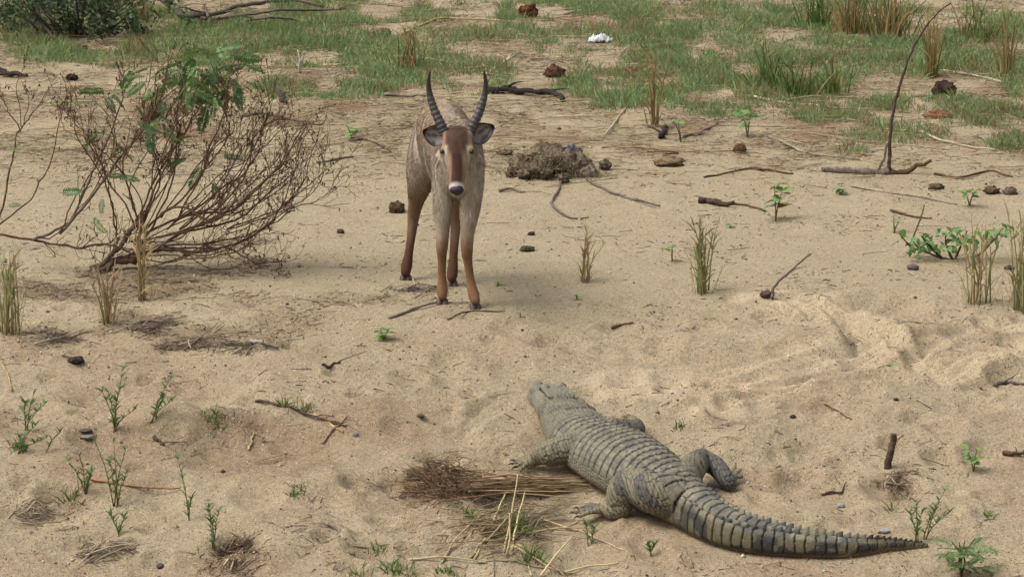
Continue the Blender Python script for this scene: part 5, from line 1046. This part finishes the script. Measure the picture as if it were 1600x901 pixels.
rt = stick('root', [(400, 628), (432, 634), (470, 646), (510, 658), (540, 668)], 4.5, C(96, 76, 60), 'dark trailing root exposed along the rim of the left hollow', 'root', twigs=6)

# ------------------------------------------------------------------ uncountable cover: grass, twig litter, grit
def scatter(n, fun, ylo=19.8, yhi=41.5, power=1.0):
    out = []
    tot = 0
    while tot < n:
        y = rng.uniform(ylo, yhi, 60000); x = rng.uniform(-1, 1, 60000) * (y * .137 + .35); z = ground_z(x, y); keep = rng.random(60000) < fun(x, y, z) ** power; out.append(np.stack([x[keep], y[keep], z[keep]], -1)); tot += keep.sum()
    return np.vstack(out)[:n]
n = 125000; b = scatter(n, dens_grass, 26.5, 42); hgt = (.014 + .075 * rng.random(n) ** 1.6) * (1 + 1.0 * (fbm(b[:, 0] / .3, b[:, 1] / .4, 81, 2) > .15)); col = jit(C(142, 166, 106), n, .2, .06); dry = rng.random(n) < .12 + .3 * sstep(0, .5, fbm(b[:, 0] / .6, b[:, 1] / .9, 83, 2)); col[dry] = jit(C(168, 148, 100), dry.sum())
d = rng.normal(0, .45, (n, 3)); d[:, 2] = 1; V, F, c = blades(b - [0, 0, .003], d, hgt, rng.uniform(.004, .009, n), .5 * rng.uniform(.3, 1.6, n), col)
tag(link('grass', np_mesh('grass', V, F, c), M_grass, None, 'stuff'), 'short patchy green grass growing along the far edge of the sand', 'grass')
n = 33000; b = scatter(n, lambda X, Y, Z_: np.maximum(dens_litter(X, Y, Z_), .10 * (fbm(X / .5, Y / .5, 19, 3) > .12))); az = rng.uniform(0, 6.28, n); L = rng.exponential(.033, n) + .006; dv = np.stack([np.cos(az) * L, np.sin(az) * L, rng.normal(0, .08, n) * L], -1); e = b + dv; e[:, 2] = ground_z(e[:, 0], e[:, 1]) + np.abs(rng.normal(0, .006, n)); b[:, 2] += .003
pal = np.array([C(96, 78, 64), C(130, 112, 94), C(150, 128, 100), C(80, 62, 52), C(186, 166, 128)]); v, f, c = rods(b, e, rng.uniform(.0012, .0034, n), rng.normal(0, .12, n), jit(pal[rng.integers(0, 5, n)], n, .15)); tag(link('twig_litter', np_mesh('twig_litter', v, f, c), M_straw, None, 'stuff'), 'fine dry twigs and leaf debris strewn over the sand', 'debris')
n = 4600; b = scatter(n, lambda X, Y, Z_: np.maximum(.8 * sstep(28.6, 31, Y), blobs_px(X, Y, Z_, [(870, 180, 140, 30, .6), (1250, 200, 200, 40, .5)])), 27.5, 41); az = rng.normal(0, .5, n) + math.pi * rng.integers(0, 2, n); L = rng.exponential(.16, n) + .05; e = b + np.stack([np.cos(az) * L, np.sin(az) * L, 0 * L], -1); e[:, 2] = ground_z(e[:, 0], e[:, 1]) + rng.uniform(0, .03, n); b[:, 2] += rng.uniform(.004, .03, n)
v, f, c = rods(b, e, rng.uniform(.002, .0042, n), rng.normal(0, .05, n), jit(C(186, 166, 126), n, .25)); tag(link('straw_litter', np_mesh('straw_litter', v, f, c), M_straw, None, 'stuff'), 'pale dry straw stems lying among the far grass', 'straw')
n = 18000; b = scatter(n, lambda X, Y, Z_: .3 + .7 * (fbm(X / .5, Y / .5, 88, 2) > 0), 19.8, 33); r = .0022 + rng.exponential(.0019, n); O8 = np.array([[1, 0, 0], [0, 1, 0], [-1, 0, 0], [0, -1, 0], [0, 0, .8], [0, 0, -.8]], float)
V = (b[:, None] + O8[None] * r[:, None, None] * rng.uniform(.6, 1.3, (n, 6, 1)) + np.array([0, 0, 1]) * (r * .3)[:, None, None]).reshape(-1, 3); tri = np.array([[0, 1, 4], [1, 2, 4], [2, 3, 4], [3, 0, 4], [1, 0, 5], [2, 1, 5], [3, 2, 5], [0, 3, 5]]); F = (np.arange(n)[:, None, None] * 6 + tri[None]).reshape(-1, 3)
pal = np.array([C(226, 214, 196), C(120, 96, 78), C(188, 150, 112), C(94, 78, 68), C(208, 186, 152)]); tag(link('gravel', np_mesh('gravel', V, [F], np.repeat(jit(pal[rng.integers(0, 5, n)], n, .15), 6, 0)), M_grit, None, 'stuff'), 'loose grit and tiny pebbles scattered on the sand', 'gravel')
